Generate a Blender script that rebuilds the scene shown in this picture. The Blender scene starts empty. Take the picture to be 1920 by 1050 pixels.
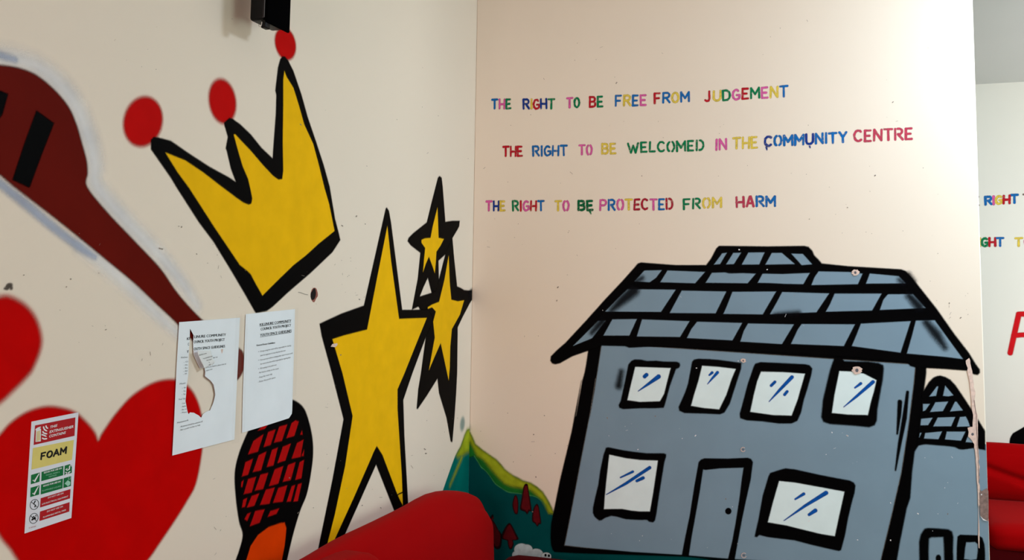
import bpy, bmesh, math, random
import numpy as np
from mathutils import Vector, Matrix
from mathutils.geometry import tessellate_polygon

S = bpy.context.scene
COL = S.collection
rnd = random.Random(7)

# ------------------------------------------------------------------ camera, light, exposure
F_PX, PX, PY = 1640.0, 960.0, 411.0            # focal length and principal point in photo pixels (1920 x 1050)
PITCH = math.atan((548 - PY) / F_PX)
YAW, ROLL = math.radians(18.8), math.radians(0.8)
CAM = Vector((1.3673, -3.4993, 1.5))
ROT = Matrix.Rotation(YAW, 3, 'Z') @ Matrix.Rotation(math.pi / 2 + PITCH, 3, 'X') @ Matrix.Rotation(ROLL, 3, 'Z')
cd = bpy.data.cameras.new('camera')
cam = bpy.data.objects.new('camera', cd)
COL.objects.link(cam)
cd.sensor_fit = 'HORIZONTAL'
cd.sensor_width = 36.0
cd.lens = 36.0 * F_PX / 1920.0
cd.shift_y = -(525.0 - PY) / 1920.0
cd.clip_start = 0.05
cam.matrix_world = Matrix.Translation(CAM) @ ROT.to_4x4()
S.camera = cam

W = bpy.data.worlds.new('world')
S.world = W
W.use_nodes = True
bg = W.node_tree.nodes['Background']
bg.inputs['Color'].default_value = (0.93, 0.96, 1.0, 1)
bg.inputs['Strength'].default_value = 0.01

def area_light(name, loc, target, size, power, color, size_y=None):
    ld = bpy.data.lights.new(name, 'AREA')
    ld.energy = power
    ld.color = color
    ld.shape = 'RECTANGLE'
    ld.size = size
    ld.size_y = size_y or size
    o = bpy.data.objects.new(name, ld)
    COL.objects.link(o)
    o.location = loc
    o.rotation_euler = (Vector(target) - Vector(loc)).to_track_quat('-Z', 'Y').to_euler()
    return o

area_light('ceiling_light_right', (2.62, -0.62, 2.8), (1.7, -0.2, 0.8), 0.6, 61, (0.72, 0.86, 1.0))
area_light('side_fill_light', (3.4, -1.8, 1.2), (0.0, -0.9, 1.2), 1.0, 21, (0.74, 1.0, 0.9), 1.2)  # unseen fill added from the right to brighten the left wall
area_light('rear_fill_light', (0.5, -5.0, 1.5), (1.0, 0.0, 1.4), 1.2, 59, (1.0, 0.75, 0.69), 1.2)  # warm fill added behind the camera for the house wall; no window built
area_light('far_fill_light', (4.2, 0.6, 1.6), (3.0, 2.4, 2.2), 1.2, 51, (0.96, 1.0, 0.98), 1.2)  # added fill that brightens the far wall and ceiling, not a real window

S.view_settings.view_transform = 'Standard'
S.view_settings.look = 'None'
S.view_settings.exposure = 0.0
S.view_settings.gamma = 1.0
S.view_settings.use_curve_mapping = False

# ------------------------------------------------------------------ helpers: projection onto the real walls
YF = 2.6          # far wall
XE = 1.948        # free end of the wall that carries the house
CEIL = 2.853

def ray(px, py):
    return ROT @ Vector(((px - PX) / F_PX, -(py - PY) / F_PX, -1.0))

def hit(px, py, ax, v):
    d = ray(px, py)
    return CAM + d * ((v - CAM[ax]) / d[ax])

class Wall:
    """a wall plane with its own metric coordinates (u to the right, z up) and a lift towards the room"""
    def __init__(s, ax, v, n, lo=-99.0, hi=99.0):
        s.ax, s.v, s.n, s.lo, s.hi = ax, v, n, lo, hi      # paint stops at the wall's ends
        s.ua = 1 if ax == 0 else 0
    def uv(s, p):
        h = hit(p[0], p[1], s.ax, s.v)
        return (h[s.ua], h[2])
    def uvs(s, pts):
        return [s.uv(p) for p in pts]
    def xyz(s, u, z, lift):
        return (s.v + s.n * lift, u, z) if s.ax == 0 else (u, s.v + s.n * lift, z)
    def mpp(s, p):                                  # metres per photo pixel, vertically
        a, b = s.uv(p), s.uv((p[0], p[1] + 1))
        return abs(a[1] - b[1])

LW = Wall(0, 0.0, 1, -99.0, -0.0003)
RW = Wall(1, 0.0, -1, 0.0003, XE - 0.001)
FW = Wall(1, YF, -1)
LAYER = 0.0001

def crop(ox, oy, k, pts):
    return [(ox + x / k, oy + y / k) for x, y in pts]

def lin(c):
    return tuple(((v / 255) / 12.92 if v / 255 <= 0.04045 else ((v / 255 + 0.055) / 1.055) ** 2.4) for v in c)

def link(name, me, mat, parent=None):
    o = bpy.data.objects.new(name, me)
    COL.objects.link(o)
    if mat:
        me.materials.append(mat)
    if parent is not None:
        o.parent = parent
    return o

def tag(o, label, cat, group=None, kind=None):
    o['label'] = label
    o['category'] = cat
    if group: o['group'] = group
    if kind: o['kind'] = kind
    return o

def thing(name, loc, label, cat, group=None, rz=0.0):
    o = bpy.data.objects.new(name, None)
    o.empty_display_size = 0.05
    COL.objects.link(o)
    o.location = loc
    o.rotation_euler = (0, 0, rz)
    return tag(o, label, cat, group)

def wthing(name, wall, p, label, cat, group=None):
    u, z = wall.uv(p)
    return thing(name, wall.xyz(u, z, 0), label, cat, group)

# ------------------------------------------------------------------ materials
def new_mat(name):
    m = bpy.data.materials.new(name)
    m.use_nodes = True
    nt = m.node_tree
    return m, nt, nt.nodes['Principled BSDF']

def node(nt, t, **kw):
    n = nt.nodes.new(t)
    for k, v in kw.items():
        setattr(n, k, v)
    return n

def paint_mat(name, rgb, grain=0.5, var=0.12, rough=0.55, opacity=1.0, scale=14.0, alpha=True, streak=None):
    """brushed or sprayed paint: slight mottling, and a speckled fade where the 'soft' attribute falls off"""
    m, nt, b = new_mat(name)
    L = nt.links.new
    c = lin(rgb)
    tc = node(nt, 'ShaderNodeTexCoord')
    no = node(nt, 'ShaderNodeTexNoise')
    no.inputs['Scale'].default_value = scale
    no.inputs['Detail'].default_value = 4
    L(tc.outputs['Object'], no.inputs['Vector'])
    ra = node(nt, 'ShaderNodeMapRange')
    ra.inputs['From Min'].default_value = 0.3
    ra.inputs['From Max'].default_value = 0.7
    L(no.outputs['Fac'], ra.inputs['Value'])
    mix = node(nt, 'ShaderNodeMix', data_type='RGBA')
    mix.inputs['A'].default_value = tuple(v * (1 - var) for v in c) + (1,)
    mix.inputs['B'].default_value = tuple(min(1, v * (1 + var)) for v in c) + (1,)
    L(ra.outputs['Result'], mix.inputs['Factor'])
    L(mix.outputs['Result'], b.inputs['Base Color'])
    b.inputs['Roughness'].default_value = rough
    b.inputs['Specular IOR Level'].default_value = 0.03
    if alpha:
        at = node(nt, 'ShaderNodeAttribute', attribute_name='soft')
        sp = node(nt, 'ShaderNodeTexNoise')
        sp.inputs['Scale'].default_value = 800
        sp.inputs['Detail'].default_value = 2
        L(tc.outputs['Object'], sp.inputs['Vector'])
        # a + (noise-.5)*grain*4*a*(1-a)
        one = node(nt, 'ShaderNodeMath', operation='SUBTRACT'); one.inputs[0].default_value = 1
        L(at.outputs['Fac'], one.inputs[1])
        w = node(nt, 'ShaderNodeMath', operation='MULTIPLY')
        L(at.outputs['Fac'], w.inputs[0]); L(one.outputs[0], w.inputs[1])
        ce = node(nt, 'ShaderNodeMath', operation='SUBTRACT'); ce.inputs[1].default_value = 0.5
        L(sp.outputs['Fac'], ce.inputs[0])
        w2 = node(nt, 'ShaderNodeMath', operation='MULTIPLY')
        L(w.outputs[0], w2.inputs[0]); L(ce.outputs[0], w2.inputs[1])
        w3 = node(nt, 'ShaderNodeMath', operation='MULTIPLY_ADD')
        w3.inputs[1].default_value = grain * 8
        L(w2.outputs[0], w3.inputs[0]); L(at.outputs['Fac'], w3.inputs[2])
        w4 = node(nt, 'ShaderNodeMath', operation='MULTIPLY', use_clamp=True)
        w4.inputs[1].default_value = opacity
        L(w3.outputs[0], w4.inputs[0])
        src = w4
        if streak:                                   # thin, streaky brush paint
            st = node(nt, 'ShaderNodeTexNoise')
            st.inputs['Scale'].default_value = streak
            L(tc.outputs['Object'], st.inputs['Vector'])
            sr = node(nt, 'ShaderNodeMapRange')
            sr.inputs['From Min'].default_value = 0.3
            sr.inputs['From Max'].default_value = 0.5
            sr.inputs['To Min'].default_value = 0.58
            L(st.outputs['Fac'], sr.inputs['Value'])
            w5 = node(nt, 'ShaderNodeMath', operation='MULTIPLY', use_clamp=True)
            L(w4.outputs[0], w5.inputs[0]); L(sr.outputs['Result'], w5.inputs[1])
            src = w5
        L(src.outputs[0], b.inputs['Alpha'])
    return m

def plain_mat(name, rgb, rough=0.6, var=0.08, scale=30, spec=0.3):
    m = paint_mat(name, rgb, var=var, rough=rough, scale=scale, alpha=False)
    m.node_tree.nodes['Principled BSDF'].inputs['Specular IOR Level'].default_value = spec
    return m

def wall_mat(name, rgb, rough=0.5):
    m, nt, b = new_mat(name)
    L = nt.links.new
    c = lin(rgb)
    tc = node(nt, 'ShaderNodeTexCoord')
    n1 = node(nt, 'ShaderNodeTexNoise'); n1.inputs['Scale'].default_value = 1.7; n1.inputs['Detail'].default_value = 6
    n2 = node(nt, 'ShaderNodeTexNoise'); n2.inputs['Scale'].default_value = 240; n2.inputs['Detail'].default_value = 3
    n3 = node(nt, 'ShaderNodeTexNoise'); n3.inputs['Scale'].default_value = 9; n3.inputs['Detail'].default_value = 4
    for n in (n1, n2, n3):
        L(tc.outputs['Object'], n.inputs['Vector'])
    mix = node(nt, 'ShaderNodeMix', data_type='RGBA')
    mix.inputs['A'].default_value = tuple(v * 0.965 for v in c) + (1,)
    mix.inputs['B'].default_value = tuple(min(0.95, v * 1.03) for v in c) + (1,)
    L(n1.outputs['Fac'], mix.inputs['Factor'])
    L(mix.outputs['Result'], b.inputs['Base Color'])
    b.inputs['Roughness'].default_value = rough
    b.inputs['Specular IOR Level'].default_value = 0.25
    bu = node(nt, 'ShaderNodeBump'); bu.inputs['Strength'].default_value = 0.10; bu.inputs['Distance'].default_value = 0.002
    ad = node(nt, 'ShaderNodeMath', operation='MULTIPLY_ADD'); ad.inputs[1].default_value = 0.35
    L(n2.outputs['Fac'], ad.inputs[0]); L(n3.outputs['Fac'], ad.inputs[2])
    L(ad.outputs[0], bu.inputs['Height'])
    L(bu.outputs['Normal'], b.inputs['Normal'])
    return m

def fabric_mat(name, rgb):
    m, nt, b = new_mat(name)
    L = nt.links.new
    c = lin(rgb)
    tc = node(nt, 'ShaderNodeTexCoord')
    n1 = node(nt, 'ShaderNodeTexNoise'); n1.inputs['Scale'].default_value = 5; n1.inputs['Detail'].default_value = 5
    n2 = node(nt, 'ShaderNodeTexNoise'); n2.inputs['Scale'].default_value = 500
    for n in (n1, n2): L(tc.outputs['Object'], n.inputs['Vector'])
    mix = node(nt, 'ShaderNodeMix', data_type='RGBA')
    mix.inputs['A'].default_value = tuple(v * 0.88 for v in c) + (1,)
    mix.inputs['B'].default_value = tuple(min(1, v * 1.12) for v in c) + (1,)
    L(n1.outputs['Fac'], mix.inputs['Factor']); L(mix.outputs['Result'], b.inputs['Base Color'])
    b.inputs['Roughness'].default_value = 0.85
    b.inputs['Specular IOR Level'].default_value = 0.04
    b.inputs['Sheen Weight'].default_value = 0.04
    b.inputs['Sheen Tint'].default_value = (1, 0.4, 0.4, 1)
    bu = node(nt, 'ShaderNodeBump'); bu.inputs['Strength'].default_value = 0.2; bu.inputs['Distance'].default_value = 0.002
    ad = node(nt, 'ShaderNodeMath', operation='MULTIPLY_ADD'); ad.inputs[1].default_value = 0.2
    L(n2.outputs['Fac'], ad.inputs[0]); L(n1.outputs['Fac'], ad.inputs[2])
    L(ad.outputs[0], bu.inputs['Height']); L(bu.outputs['Normal'], b.inputs['Normal'])
    return m

CREAM = (237, 224, 207)
M = dict(
    wall=wall_mat('cream_wall_paint', CREAM),
    farwall=wall_mat('far_wall_paint', (232, 231, 222)),
    ceiling=wall_mat('ceiling_paint', (214, 218, 216), 0.8),
    floor=plain_mat('floor_vinyl', (120, 108, 98), 0.5),
    black=paint_mat('black_spray', (1, 1, 2), var=0.3, grain=0.6),
    yellow=paint_mat('yellow_spray', (242, 187, 14), var=0.05),
    red=paint_mat('red_spray', (198, 0, 0), grain=0.35, var=0.06),
    redball=paint_mat('bright_red_spray', (194, 6, 6), var=0.05),
    brown=paint_mat('brown_spray', (100, 17, 8), var=0.12, scale=5),
    halo=paint_mat('pale_blue_spray', (242, 244, 250), grain=0.5, opacity=0.8),
    bluehaze=paint_mat('blue_spray', (178, 190, 214), grain=0.6, opacity=0.75),
    orange=paint_mat('orange_spray', (218, 60, 0), var=0.06),
    grille=paint_mat('grille_red', (176, 12, 12), var=0.1),
    grey=paint_mat('grey_paint', (128, 153, 171), var=0.04, scale=5),
    smudge=paint_mat('black_overspray', (12, 13, 18), grain=0.9, opacity=0.85),
    pane=paint_mat('white_pane_paint', (228, 247, 250), var=0.03),
    blue=paint_mat('blue_streak', (14, 82, 168), grain=0.4, var=0.2, scale=60),
    teal=paint_mat('teal_paint', (0, 104, 96), var=0.15, scale=7),
    tealdark=paint_mat('dark_teal_paint', (0, 74, 75), var=0.12, scale=7),
    lime=paint_mat('lime_paint', (160, 174, 34), var=0.18, scale=22),
    green=paint_mat('green_paint', (26, 108, 38), var=0.25, scale=18, opacity=0.95),
    paleedge=paint_mat('pale_green_paint', (70, 160, 96), grain=0.6, var=0.2, opacity=0.75, scale=60),
    tealhaze=paint_mat('teal_haze', (90, 150, 150), grain=0.6, opacity=0.5),
    maroon=paint_mat('maroon_paint', (92, 16, 22), var=0.15, scale=40),
    maroonedge=paint_mat('maroon_dark_edge', (36, 10, 14), var=0.2),
    fleece=paint_mat('fleece_white', (196, 208, 212), var=0.14, scale=45),
    sheepface=paint_mat('sheep_face', (214, 222, 224), var=0.05),
    plaster=plain_mat('bare_plaster', (224, 198, 186), 0.9, 0.12, 120),
    plasterdark=plain_mat('grey_plaster', (140, 118, 112), 0.9, 0.25, 90),
    plug=plain_mat('grey_wall_plug', (96, 96, 104), 0.7),
    hole=plain_mat('hole_dark', (14, 9, 9), 0.9),
    brick=plain_mat('hole_brick', (150, 92, 80), 0.9, 0.2, 200),
    scuff=paint_mat('scuff', (70, 60, 54), grain=0.7, opacity=0.75),
    paper=plain_mat('white_paper', (236, 244, 250), 0.7, 0.025, 12),
    paperback=plain_mat('paper_back', (234, 236, 236), 0.75, 0.02, 12),
    ink=plain_mat('print_ink', (34, 34, 38), 0.7, 0.05),
    tape=None,
    vinyl=plain_mat('sign_vinyl_white', (228, 230, 240), 0.35, 0.02, 20),
    s_red=plain_mat('sign_red', (178, 16, 28), 0.35, 0.05),
    s_green=plain_mat('sign_green', (0, 112, 58), 0.35, 0.05),
    s_cream=plain_mat('sign_cream', (226, 210, 120), 0.35, 0.04),
    s_bottle=plain_mat('sign_bottle_cream', (224, 206, 158), 0.35, 0.04),
    s_white=plain_mat('sign_print_white', (236, 236, 240), 0.35, 0.02),
    s_black=plain_mat('sign_print_black', (10, 10, 12), 0.35, 0.05),
    s_aqua=plain_mat('sign_print_pale_green', (160, 212, 190), 0.35, 0.05),
    plastic=plain_mat('black_plastic', (2, 2, 3), 0.4, 0.1, 40, 0.15),
    cloth=plain_mat('black_grille_cloth', (1, 1, 2), 0.9, 0.2, 400, 0.02),
    steel=plain_mat('clip_steel', (190, 190, 186), 0.35, 0.05),
    sofa=fabric_mat('red_sofa_fabric', (157, 0, 3)),
    sofashade=fabric_mat('shaded_red_sofa_fabric', (70, 2, 6)),  # darker copy of the sofa red; shade on base and arms is coloured in
    foot=plain_mat('sofa_foot_black', (18, 16, 16), 0.5),
    redletter=paint_mat('red_letter_spray', (206, 22, 30), var=0.05),
)
m, nt, b = new_mat('clear_tape')
b.inputs['Base Color'].default_value = lin((226, 208, 188)) + (1,)
b.inputs['Alpha'].default_value = 0.03
b.inputs['Roughness'].default_value = 0.3
M['tape'] = m
LC = {
    'b': ('blue', (22, 104, 176)), 'n': ('navy', (24, 56, 138)), 'p': ('pink', (212, 92, 160)),
    'g': ('green', (12, 122, 76)), 'r': ('red', (182, 24, 40)), 'c': ('crimson', (186, 62, 86)),
    'y': ('yellow', (222, 196, 78)), 'd': ('dark green', (8, 98, 58)), 'm': ('maroon', (166, 26, 50)),
    'k': ('greyish brown', (120, 104, 96)),
}
for k, (n, c) in LC.items():
    M['L' + k] = paint_mat('letter_' + n.replace(' ', '_'), c, grain=0.3, var=0.16, scale=70, streak=90)

# ------------------------------------------------------------------ paint on a wall: signed distance, meshed adaptively
def seg_dist(P, A, B):
    d = B - A
    l2 = (d * d).sum() + 1e-18
    t = np.clip(((P - A) @ d) / l2, 0, 1)
    q = P - A - t[:, None] * d
    return np.sqrt((q * q).sum(1)), t

def poly_sdf(P, V):
    V = np.asarray(V)
    n = len(V)
    dmin = np.full(len(P), 1e9)
    inside = np.zeros(len(P), bool)
    for i in range(n):
        A, B = V[i], V[(i + 1) % n]
        d, _ = seg_dist(P, A, B)
        np.minimum(dmin, d, out=dmin)
        c = (A[1] > P[:, 1]) != (B[1] > P[:, 1])
        if c.any():
            xi = A[0] + (P[:, 1] - A[1]) * (B[0] - A[0]) / (B[1] - A[1] if B[1] != A[1] else 1e-12)
            inside ^= c & (P[:, 0] < xi)
    return np.where(inside, -dmin, dmin)

def stroke_sdf(P, V, Wd):
    out = np.full(len(P), 1e9)
    V = np.asarray(V)
    for i in range(len(V) - 1):
        d, t = seg_dist(P, V[i], V[i + 1])
        w = Wd[i] + (Wd[i + 1] - Wd[i]) * t
        np.minimum(out, d - w / 2, out=out)
    return out

def smooth(pts, closed=True, k=5):
    n = len(pts)
    out = []
    rng = range(n if closed else n - 1)
    for i in rng:
        if closed:
            p0, p1, p2, p3 = (pts[(i + j - 1) % n] for j in range(4))
        else:
            p0, p1, p2, p3 = pts[max(i - 1, 0)], pts[i], pts[i + 1], pts[min(i + 2, n - 1)]
        for s in range(k):
            t = s / k
            out.append(tuple(0.5 * (2 * b_ + (c_ - a_) * t + (2 * a_ - 5 * b_ + 4 * c_ - d_) * t * t + (3 * b_ - a_ - 3 * c_ + d_) * t ** 3)
                             for a_, b_, c_, d_ in zip(p0, p1, p2, p3)))
    if not closed:
        out.append(pts[-1])
    return out

def poly(pts, sm=False):
    return ('poly', smooth(pts) if sm else pts)
def hole(pts, sm=False):
    return ('hole', smooth(pts) if sm else pts)
def stroke(pts, w, sm=False):
    if not isinstance(w, (list, tuple)): w = [w] * len(pts)
    if sm:
        q = smooth(pts, False)
        wi = [float(np.interp(i / 5, range(len(w)), w)) for i in range(len(q))]
        return ('stroke', q, wi)
    return ('stroke', pts, list(w))
def ellipse(cx, cy, rx, ry, rot=0, n=40):
    c, s = math.cos(math.radians(rot)), math.sin(math.radians(rot))
    return ('poly', [(cx + rx * math.cos(a) * c - ry * math.sin(a) * s, cy + rx * math.cos(a) * s + ry * math.sin(a) * c)
                     for a in (2 * math.pi * i / n for i in range(n))])

def paint(name, wall, items, mat, layer, parent=None, soft=3.0, res=0.0022, wob=0.0):
    """items are traced in photo pixels, carried onto the wall plane in metres and meshed there"""
    it = []
    softs = []
    allp = []
    for a in items:
        pts = np.array(wall.uvs(a[1]))
        mp = wall.mpp(a[1][len(a[1]) // 2])
        softs.append(mp)
        if a[0] == 'stroke':
            w = np.array(a[2]) * mp
            it.append((a[0], pts, w))
            allp += [pts - w.max() / 2, pts + w.max() / 2]
        else:
            it.append((a[0], pts))
            if a[0] == 'poly': allp.append(pts)
    sf = max(soft * float(np.median(softs)), 1e-5)
    allp = np.concatenate(allp)
    lo, hi = allp.min(0) - sf, allp.max(0) + sf
    N = 8
    bs = res * N
    nx, ny = (np.ceil((hi - lo) / bs)).astype(int)
    def sdf(P):
        d = np.full(len(P), 1e9)
        for a in it:
            if a[0] == 'poly': d = np.minimum(d, poly_sdf(P, a[1]))
            elif a[0] == 'stroke': d = np.minimum(d, stroke_sdf(P, a[1], a[2]))
        for a in it:
            if a[0] == 'hole': d = np.maximum(d, -poly_sdf(P, a[1]))
        return d
    def alpha(d):
        t = np.clip(0.5 - d / sf, 0, 1)
        return t * t * (3 - 2 * t)
    gx, gy = np.meshgrid(np.arange(nx), np.arange(ny), indexing='ij')
    cen = np.stack([lo[0] + (gx.ravel() + .5) * bs, lo[1] + (gy.ravel() + .5) * bs], 1)
    dc = sdf(cen)
    hd = bs * 0.7072 + sf
    # blocks wholly inside become one polygon each (its rim carries every fine vertex, so neighbours meet edge to edge)
    verts, al, loops, sizes = [], [], [], []
    nv = 0
    ring = [(i, 0) for i in range(N)] + [(N, i) for i in range(N)] + [(N - i, N) for i in range(N)] + [(0, N - i) for i in range(N)]
    gxr, gyr = gx.ravel(), gy.ravel()
    full = np.where(dc < -hd * 1.02)[0]
    if len(full):
        rg = np.array(ring)
        ix = gxr[full][:, None] * N + rg[None, :, 0]
        iy = gyr[full][:, None] * N + rg[None, :, 1]
        q = np.stack([lo[0] + ix * res, lo[1] + iy * res], 2).reshape(-1, 2)
        verts.append(q); al.append(np.ones(len(q)))
        loops.append(np.arange(len(q)) + nv); sizes.append(np.full(len(full), len(ring)))
        nv += len(q)
    part = np.where((np.abs(dc) <= hd * 1.02))[0]
    if len(part):
        ii, jj = np.meshgrid(np.arange(N + 1), np.arange(N + 1), indexing='ij')
        ix = gxr[part][:, None] * N + ii.ravel()[None]
        iy = gyr[part][:, None] * N + jj.ravel()[None]
        P = np.stack([lo[0] + ix * res, lo[1] + iy * res], 2).reshape(-1, 2)
        a = alpha(sdf(P))
        i0, j0 = np.meshgrid(np.arange(N), np.arange(N), indexing='ij')
        f0 = (i0 * (N + 1) + j0).ravel()
        fl = np.stack([f0, f0 + N + 1, f0 + N + 2, f0 + 1], 1)
        fa = (np.arange(len(part))[:, None, None] * (N + 1) ** 2 + fl[None]).reshape(-1, 4)
        fa = fa[a[fa].max(1) > 0.002]
        used = np.unique(fa)
        remap = np.zeros(len(P), int); remap[used] = np.arange(len(used))
        verts.append(P[used]); al.append(a[used])
        loops.append((remap[fa] + nv).ravel()); sizes.append(np.full(len(fa), 4))
    V = np.concatenate(verts); A = np.concatenate(al); Lp = np.concatenate(loops); Sz = np.concatenate(sizes)
    V[:, 0] = np.clip(V[:, 0], wall.lo, wall.hi)
    lift = layer * LAYER
    if wall.ax == 0:
        co = np.stack([np.full(len(V), wall.v + wall.n * lift), V[:, 0], V[:, 1]], 1)
    else:
        co = np.stack([V[:, 0], np.full(len(V), wall.v + wall.n * lift), V[:, 1]], 1)
    org = np.zeros(3)
    if parent is not None:
        q = parent
        while q is not None:
            org += np.array(q.location); q = q.parent
    else:
        org = (co.min(0) + co.max(0)) / 2
    co = co - org
    me = bpy.data.meshes.new(name)
    me.vertices.add(len(co)); me.vertices.foreach_set('co', co.astype(np.float32).ravel())
    me.loops.add(len(Lp)); me.loops.foreach_set('vertex_index', Lp.astype(np.int32))
    me.polygons.add(len(Sz)); me.polygons.foreach_set('loop_start', (np.cumsum(Sz) - Sz).astype(np.int32))
    at = me.attributes.new('soft', 'FLOAT', 'POINT')
    at.data.foreach_set('value', A.astype(np.float32))
    me.update(calc_edges=True)
    me.validate()
    o = link(name, me, mat, parent)
    if parent is None: o.location = org
    return o

def mesh_obj(name, verts, faces, mat, parent=None, sm=False, local=False):
    org = Vector((0, 0, 0))
    if parent is not None and not local:
        q = parent
        while q is not None:
            org += q.location; q = q.parent
    elif parent is None and not local:
        vs = [Vector(v) for v in verts]
        org = Vector([(min(v[i] for v in vs) + max(v[i] for v in vs)) / 2 for i in range(3)])
    me = bpy.data.meshes.new(name)
    me.from_pydata([tuple(Vector(v) - org) for v in verts], [], faces)
    bm = bmesh.new(); bm.from_mesh(me)
    bmesh.ops.recalc_face_normals(bm, faces=bm.faces)
    bm.to_mesh(me); bm.free()
    if sm:
        me.polygons.foreach_set('use_smooth', [True] * len(me.polygons))
    o = link(name, me, mat, parent)
    if parent is None and not local: o.location = org
    return o

def slab(name, wall, outer, mat, lift, thick, parent=None, holes=()):
    """a thin flat sheet with real thickness on a wall (outline in photo pixels)"""
    loops = [wall.uvs(outer)] + [wall.uvs(h) for h in holes]
    tri = tessellate_polygon([[Vector((u, z, 0)) for u, z in l] for l in loops])
    flat = [p for l in loops for p in l]
    n = len(flat)
    v = [wall.xyz(u, z, lift) for u, z in flat] + [wall.xyz(u, z, lift + thick) for u, z in flat]
    f = [tuple(t) for t in tri] + [tuple(i + n for i in reversed(t)) for t in tri]
    s = 0
    for l in loops:
        for i in range(len(l)):
            a, b_ = s + i, s + (i + 1) % len(l)
            f.append((a, b_, b_ + n, a + n))
        s += len(l)
    return mesh_obj(name, v, f, mat, parent)

def sheet(name, wall, polys, mat, lift, parent=None, step=0.0):
    """printed areas: several flat polygons in one mesh"""
    v, f = [], []
    for i, p in enumerate(polys):
        l = wall.uvs(p)
        k = len(v)
        v += [wall.xyz(u, z, lift + i * step) for u, z in l]
        f += [tuple(i + k for i in t) for t in tessellate_polygon([[Vector((u, z, 0)) for u, z in l]])]
    return mesh_obj(name, v, f, mat, parent)

def thick_line(pts, w):
    """polyline in photo pixels to a polygon of width w pixels"""
    L_, R_ = [], []
    for i, p in enumerate(pts):
        a, b_ = pts[max(i - 1, 0)], pts[min(i + 1, len(pts) - 1)]
        dx, dy = b_[0] - a[0], b_[1] - a[1]
        l = math.hypot(dx, dy) or 1
        ww = w[i] if isinstance(w, (list, tuple)) else w
        L_.append((p[0] - dy / l * ww / 2, p[1] + dx / l * ww / 2))
        R_.append((p[0] + dy / l * ww / 2, p[1] - dx / l * ww / 2))
    return L_ + R_[::-1]

def printed(name, wall, rows, mat, lift, parent, bold=0.0, shear=0.0, twice=0.0):
    """rows of lettering: (string, baseline-left px, baseline-right px, cap height px), one mesh"""
    V, Fs = [], []
    if twice:                                       # heavier print: struck again a hair to the side
        rows = rows + [(s, (a[0] + twice, a[1]), (b_[0] + twice, b_[1]), h) for s, a, b_, h in rows]
    for ri, (s, p0, p1, h) in enumerate(rows):
        cu = bpy.data.curves.new('t', 'FONT')
        cu.body = s
        cu.resolution_u = 2
        cu.offset = bold
        cu.shear = shear
        o = bpy.data.objects.new('t', cu)
        COL.objects.link(o)
        bpy.context.view_layer.update()
        me = bpy.data.meshes.new_from_object(o.evaluated_get(bpy.context.evaluated_depsgraph_get()))
        bpy.data.objects.remove(o)
        bpy.data.curves.remove(cu)
        xs = [v.co.x for v in me.vertices]
        x0, x1 = min(xs), max(xs)
        a, b_ = Vector(wall.uv(p0)), Vector(wall.uv(p1))
        hm = h * wall.mpp(p0)
        k = len(V)
        for v in me.vertices:
            t = (v.co.x - x0) / (x1 - x0)
            q = a.lerp(b_, t)
            V.append(wall.xyz(q.x, q.y + v.co.y / 0.69 * hm, (lift(q.x) if callable(lift) else lift) + ri * 0.000002))
        Fs += [tuple(i + k for i in p.vertices) for p in me.polygons]
        bpy.data.meshes.remove(me)
    return mesh_obj(name, V, Fs, mat, parent)

# ------------------------------------------------------------------ hand lettering
def arc(cx, cy, rx, ry, a0, a1, n=10):
    return [(cx + rx * math.cos(math.radians(a0 + (a1 - a0) * i / n)), cy + ry * math.sin(math.radians(a0 + (a1 - a0) * i / n))) for i in range(n + 1)]
# glyph strokes in a unit box (x right, y up); second set with the bridges of a stencil
G = {
    'T': [[(0, 1), (1, 1)], [(.5, 1), (.5, 0)]], 'H': [[(0, 1), (0, 0)], [(1, 1), (1, 0)], [(0, .48), (1, .48)]],
    'E': [[(0, 1), (0, 0)], [(0, 1), (.9, 1)], [(0, .5), (.75, .5)], [(0, 0), (.95, 0)]],
    'F': [[(0, 1), (0, 0)], [(0, 1), (.95, 1)], [(0, .5), (.75, .5)]],
    'I': [[(.5, 1), (.5, 0)]],
    'R': [[(0, 0), (0, 1)], [(0, 1), (.5, 1)] + arc(.55, .75, .4, .25, 90, -90) + [(0, .48)], [(.45, .48), (1, 0)]],
    'B': [[(0, 0), (0, 1)], [(0, 1), (.5, 1)] + arc(.52, .76, .38, .24, 90, -90) + [(0, .52)], [(.4, .52)] + arc(.55, .26, .42, .26, 90, -90) + [(0, 0)]],
    'O': [arc(.5, .5, .5, .5, 90, 450, 24)],
    'G': [arc(.5, .5, .5, .5, 50, 270, 16) + [(.85, .08), (1, .2), (1, .45), (.6, .45)]],
    'D': [[(0, 0), (0, 1)], [(0, 1), (.45, 1)] + arc(.45, .5, .55, .5, 90, -90) + [(0, 0)]],
    'M': [[(0, 0), (0, 1), (.5, .35), (1, 1), (1, 0)]], 'N': [[(0, 0), (0, 1), (1, 0), (1, 1)]],
    'J': [[(.75, 1), (.75, .25), (.6, .04), (.3, 0), (0, .1)]], 'U': [[(0, 1), (0, .3)] + arc(.5, .3, .5, .3, 180, 360) + [(1, 1)]],
    'W': [[(0, 1), (.27, 0), (.5, .75), (.73, 0), (1, 1)]], 'L': [[(0, 1), (0, 0), (.9, 0)]],
    'C': [arc(.55, .5, .55, .5, 50, 310, 18)], 'Y': [[(0, 1), (.5, .5), (1, 1)], [(.5, .5), (.5, 0)]],
    'P': [[(0, 0), (0, 1)], [(0, 1), (.5, 1)] + arc(.55, .73, .42, .27, 90, -90) + [(0, .46)]],
    'A': [[(0, 0), (.5, 1), (1, 0)], [(.2, .35), (.8, .35)]],
}

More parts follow.
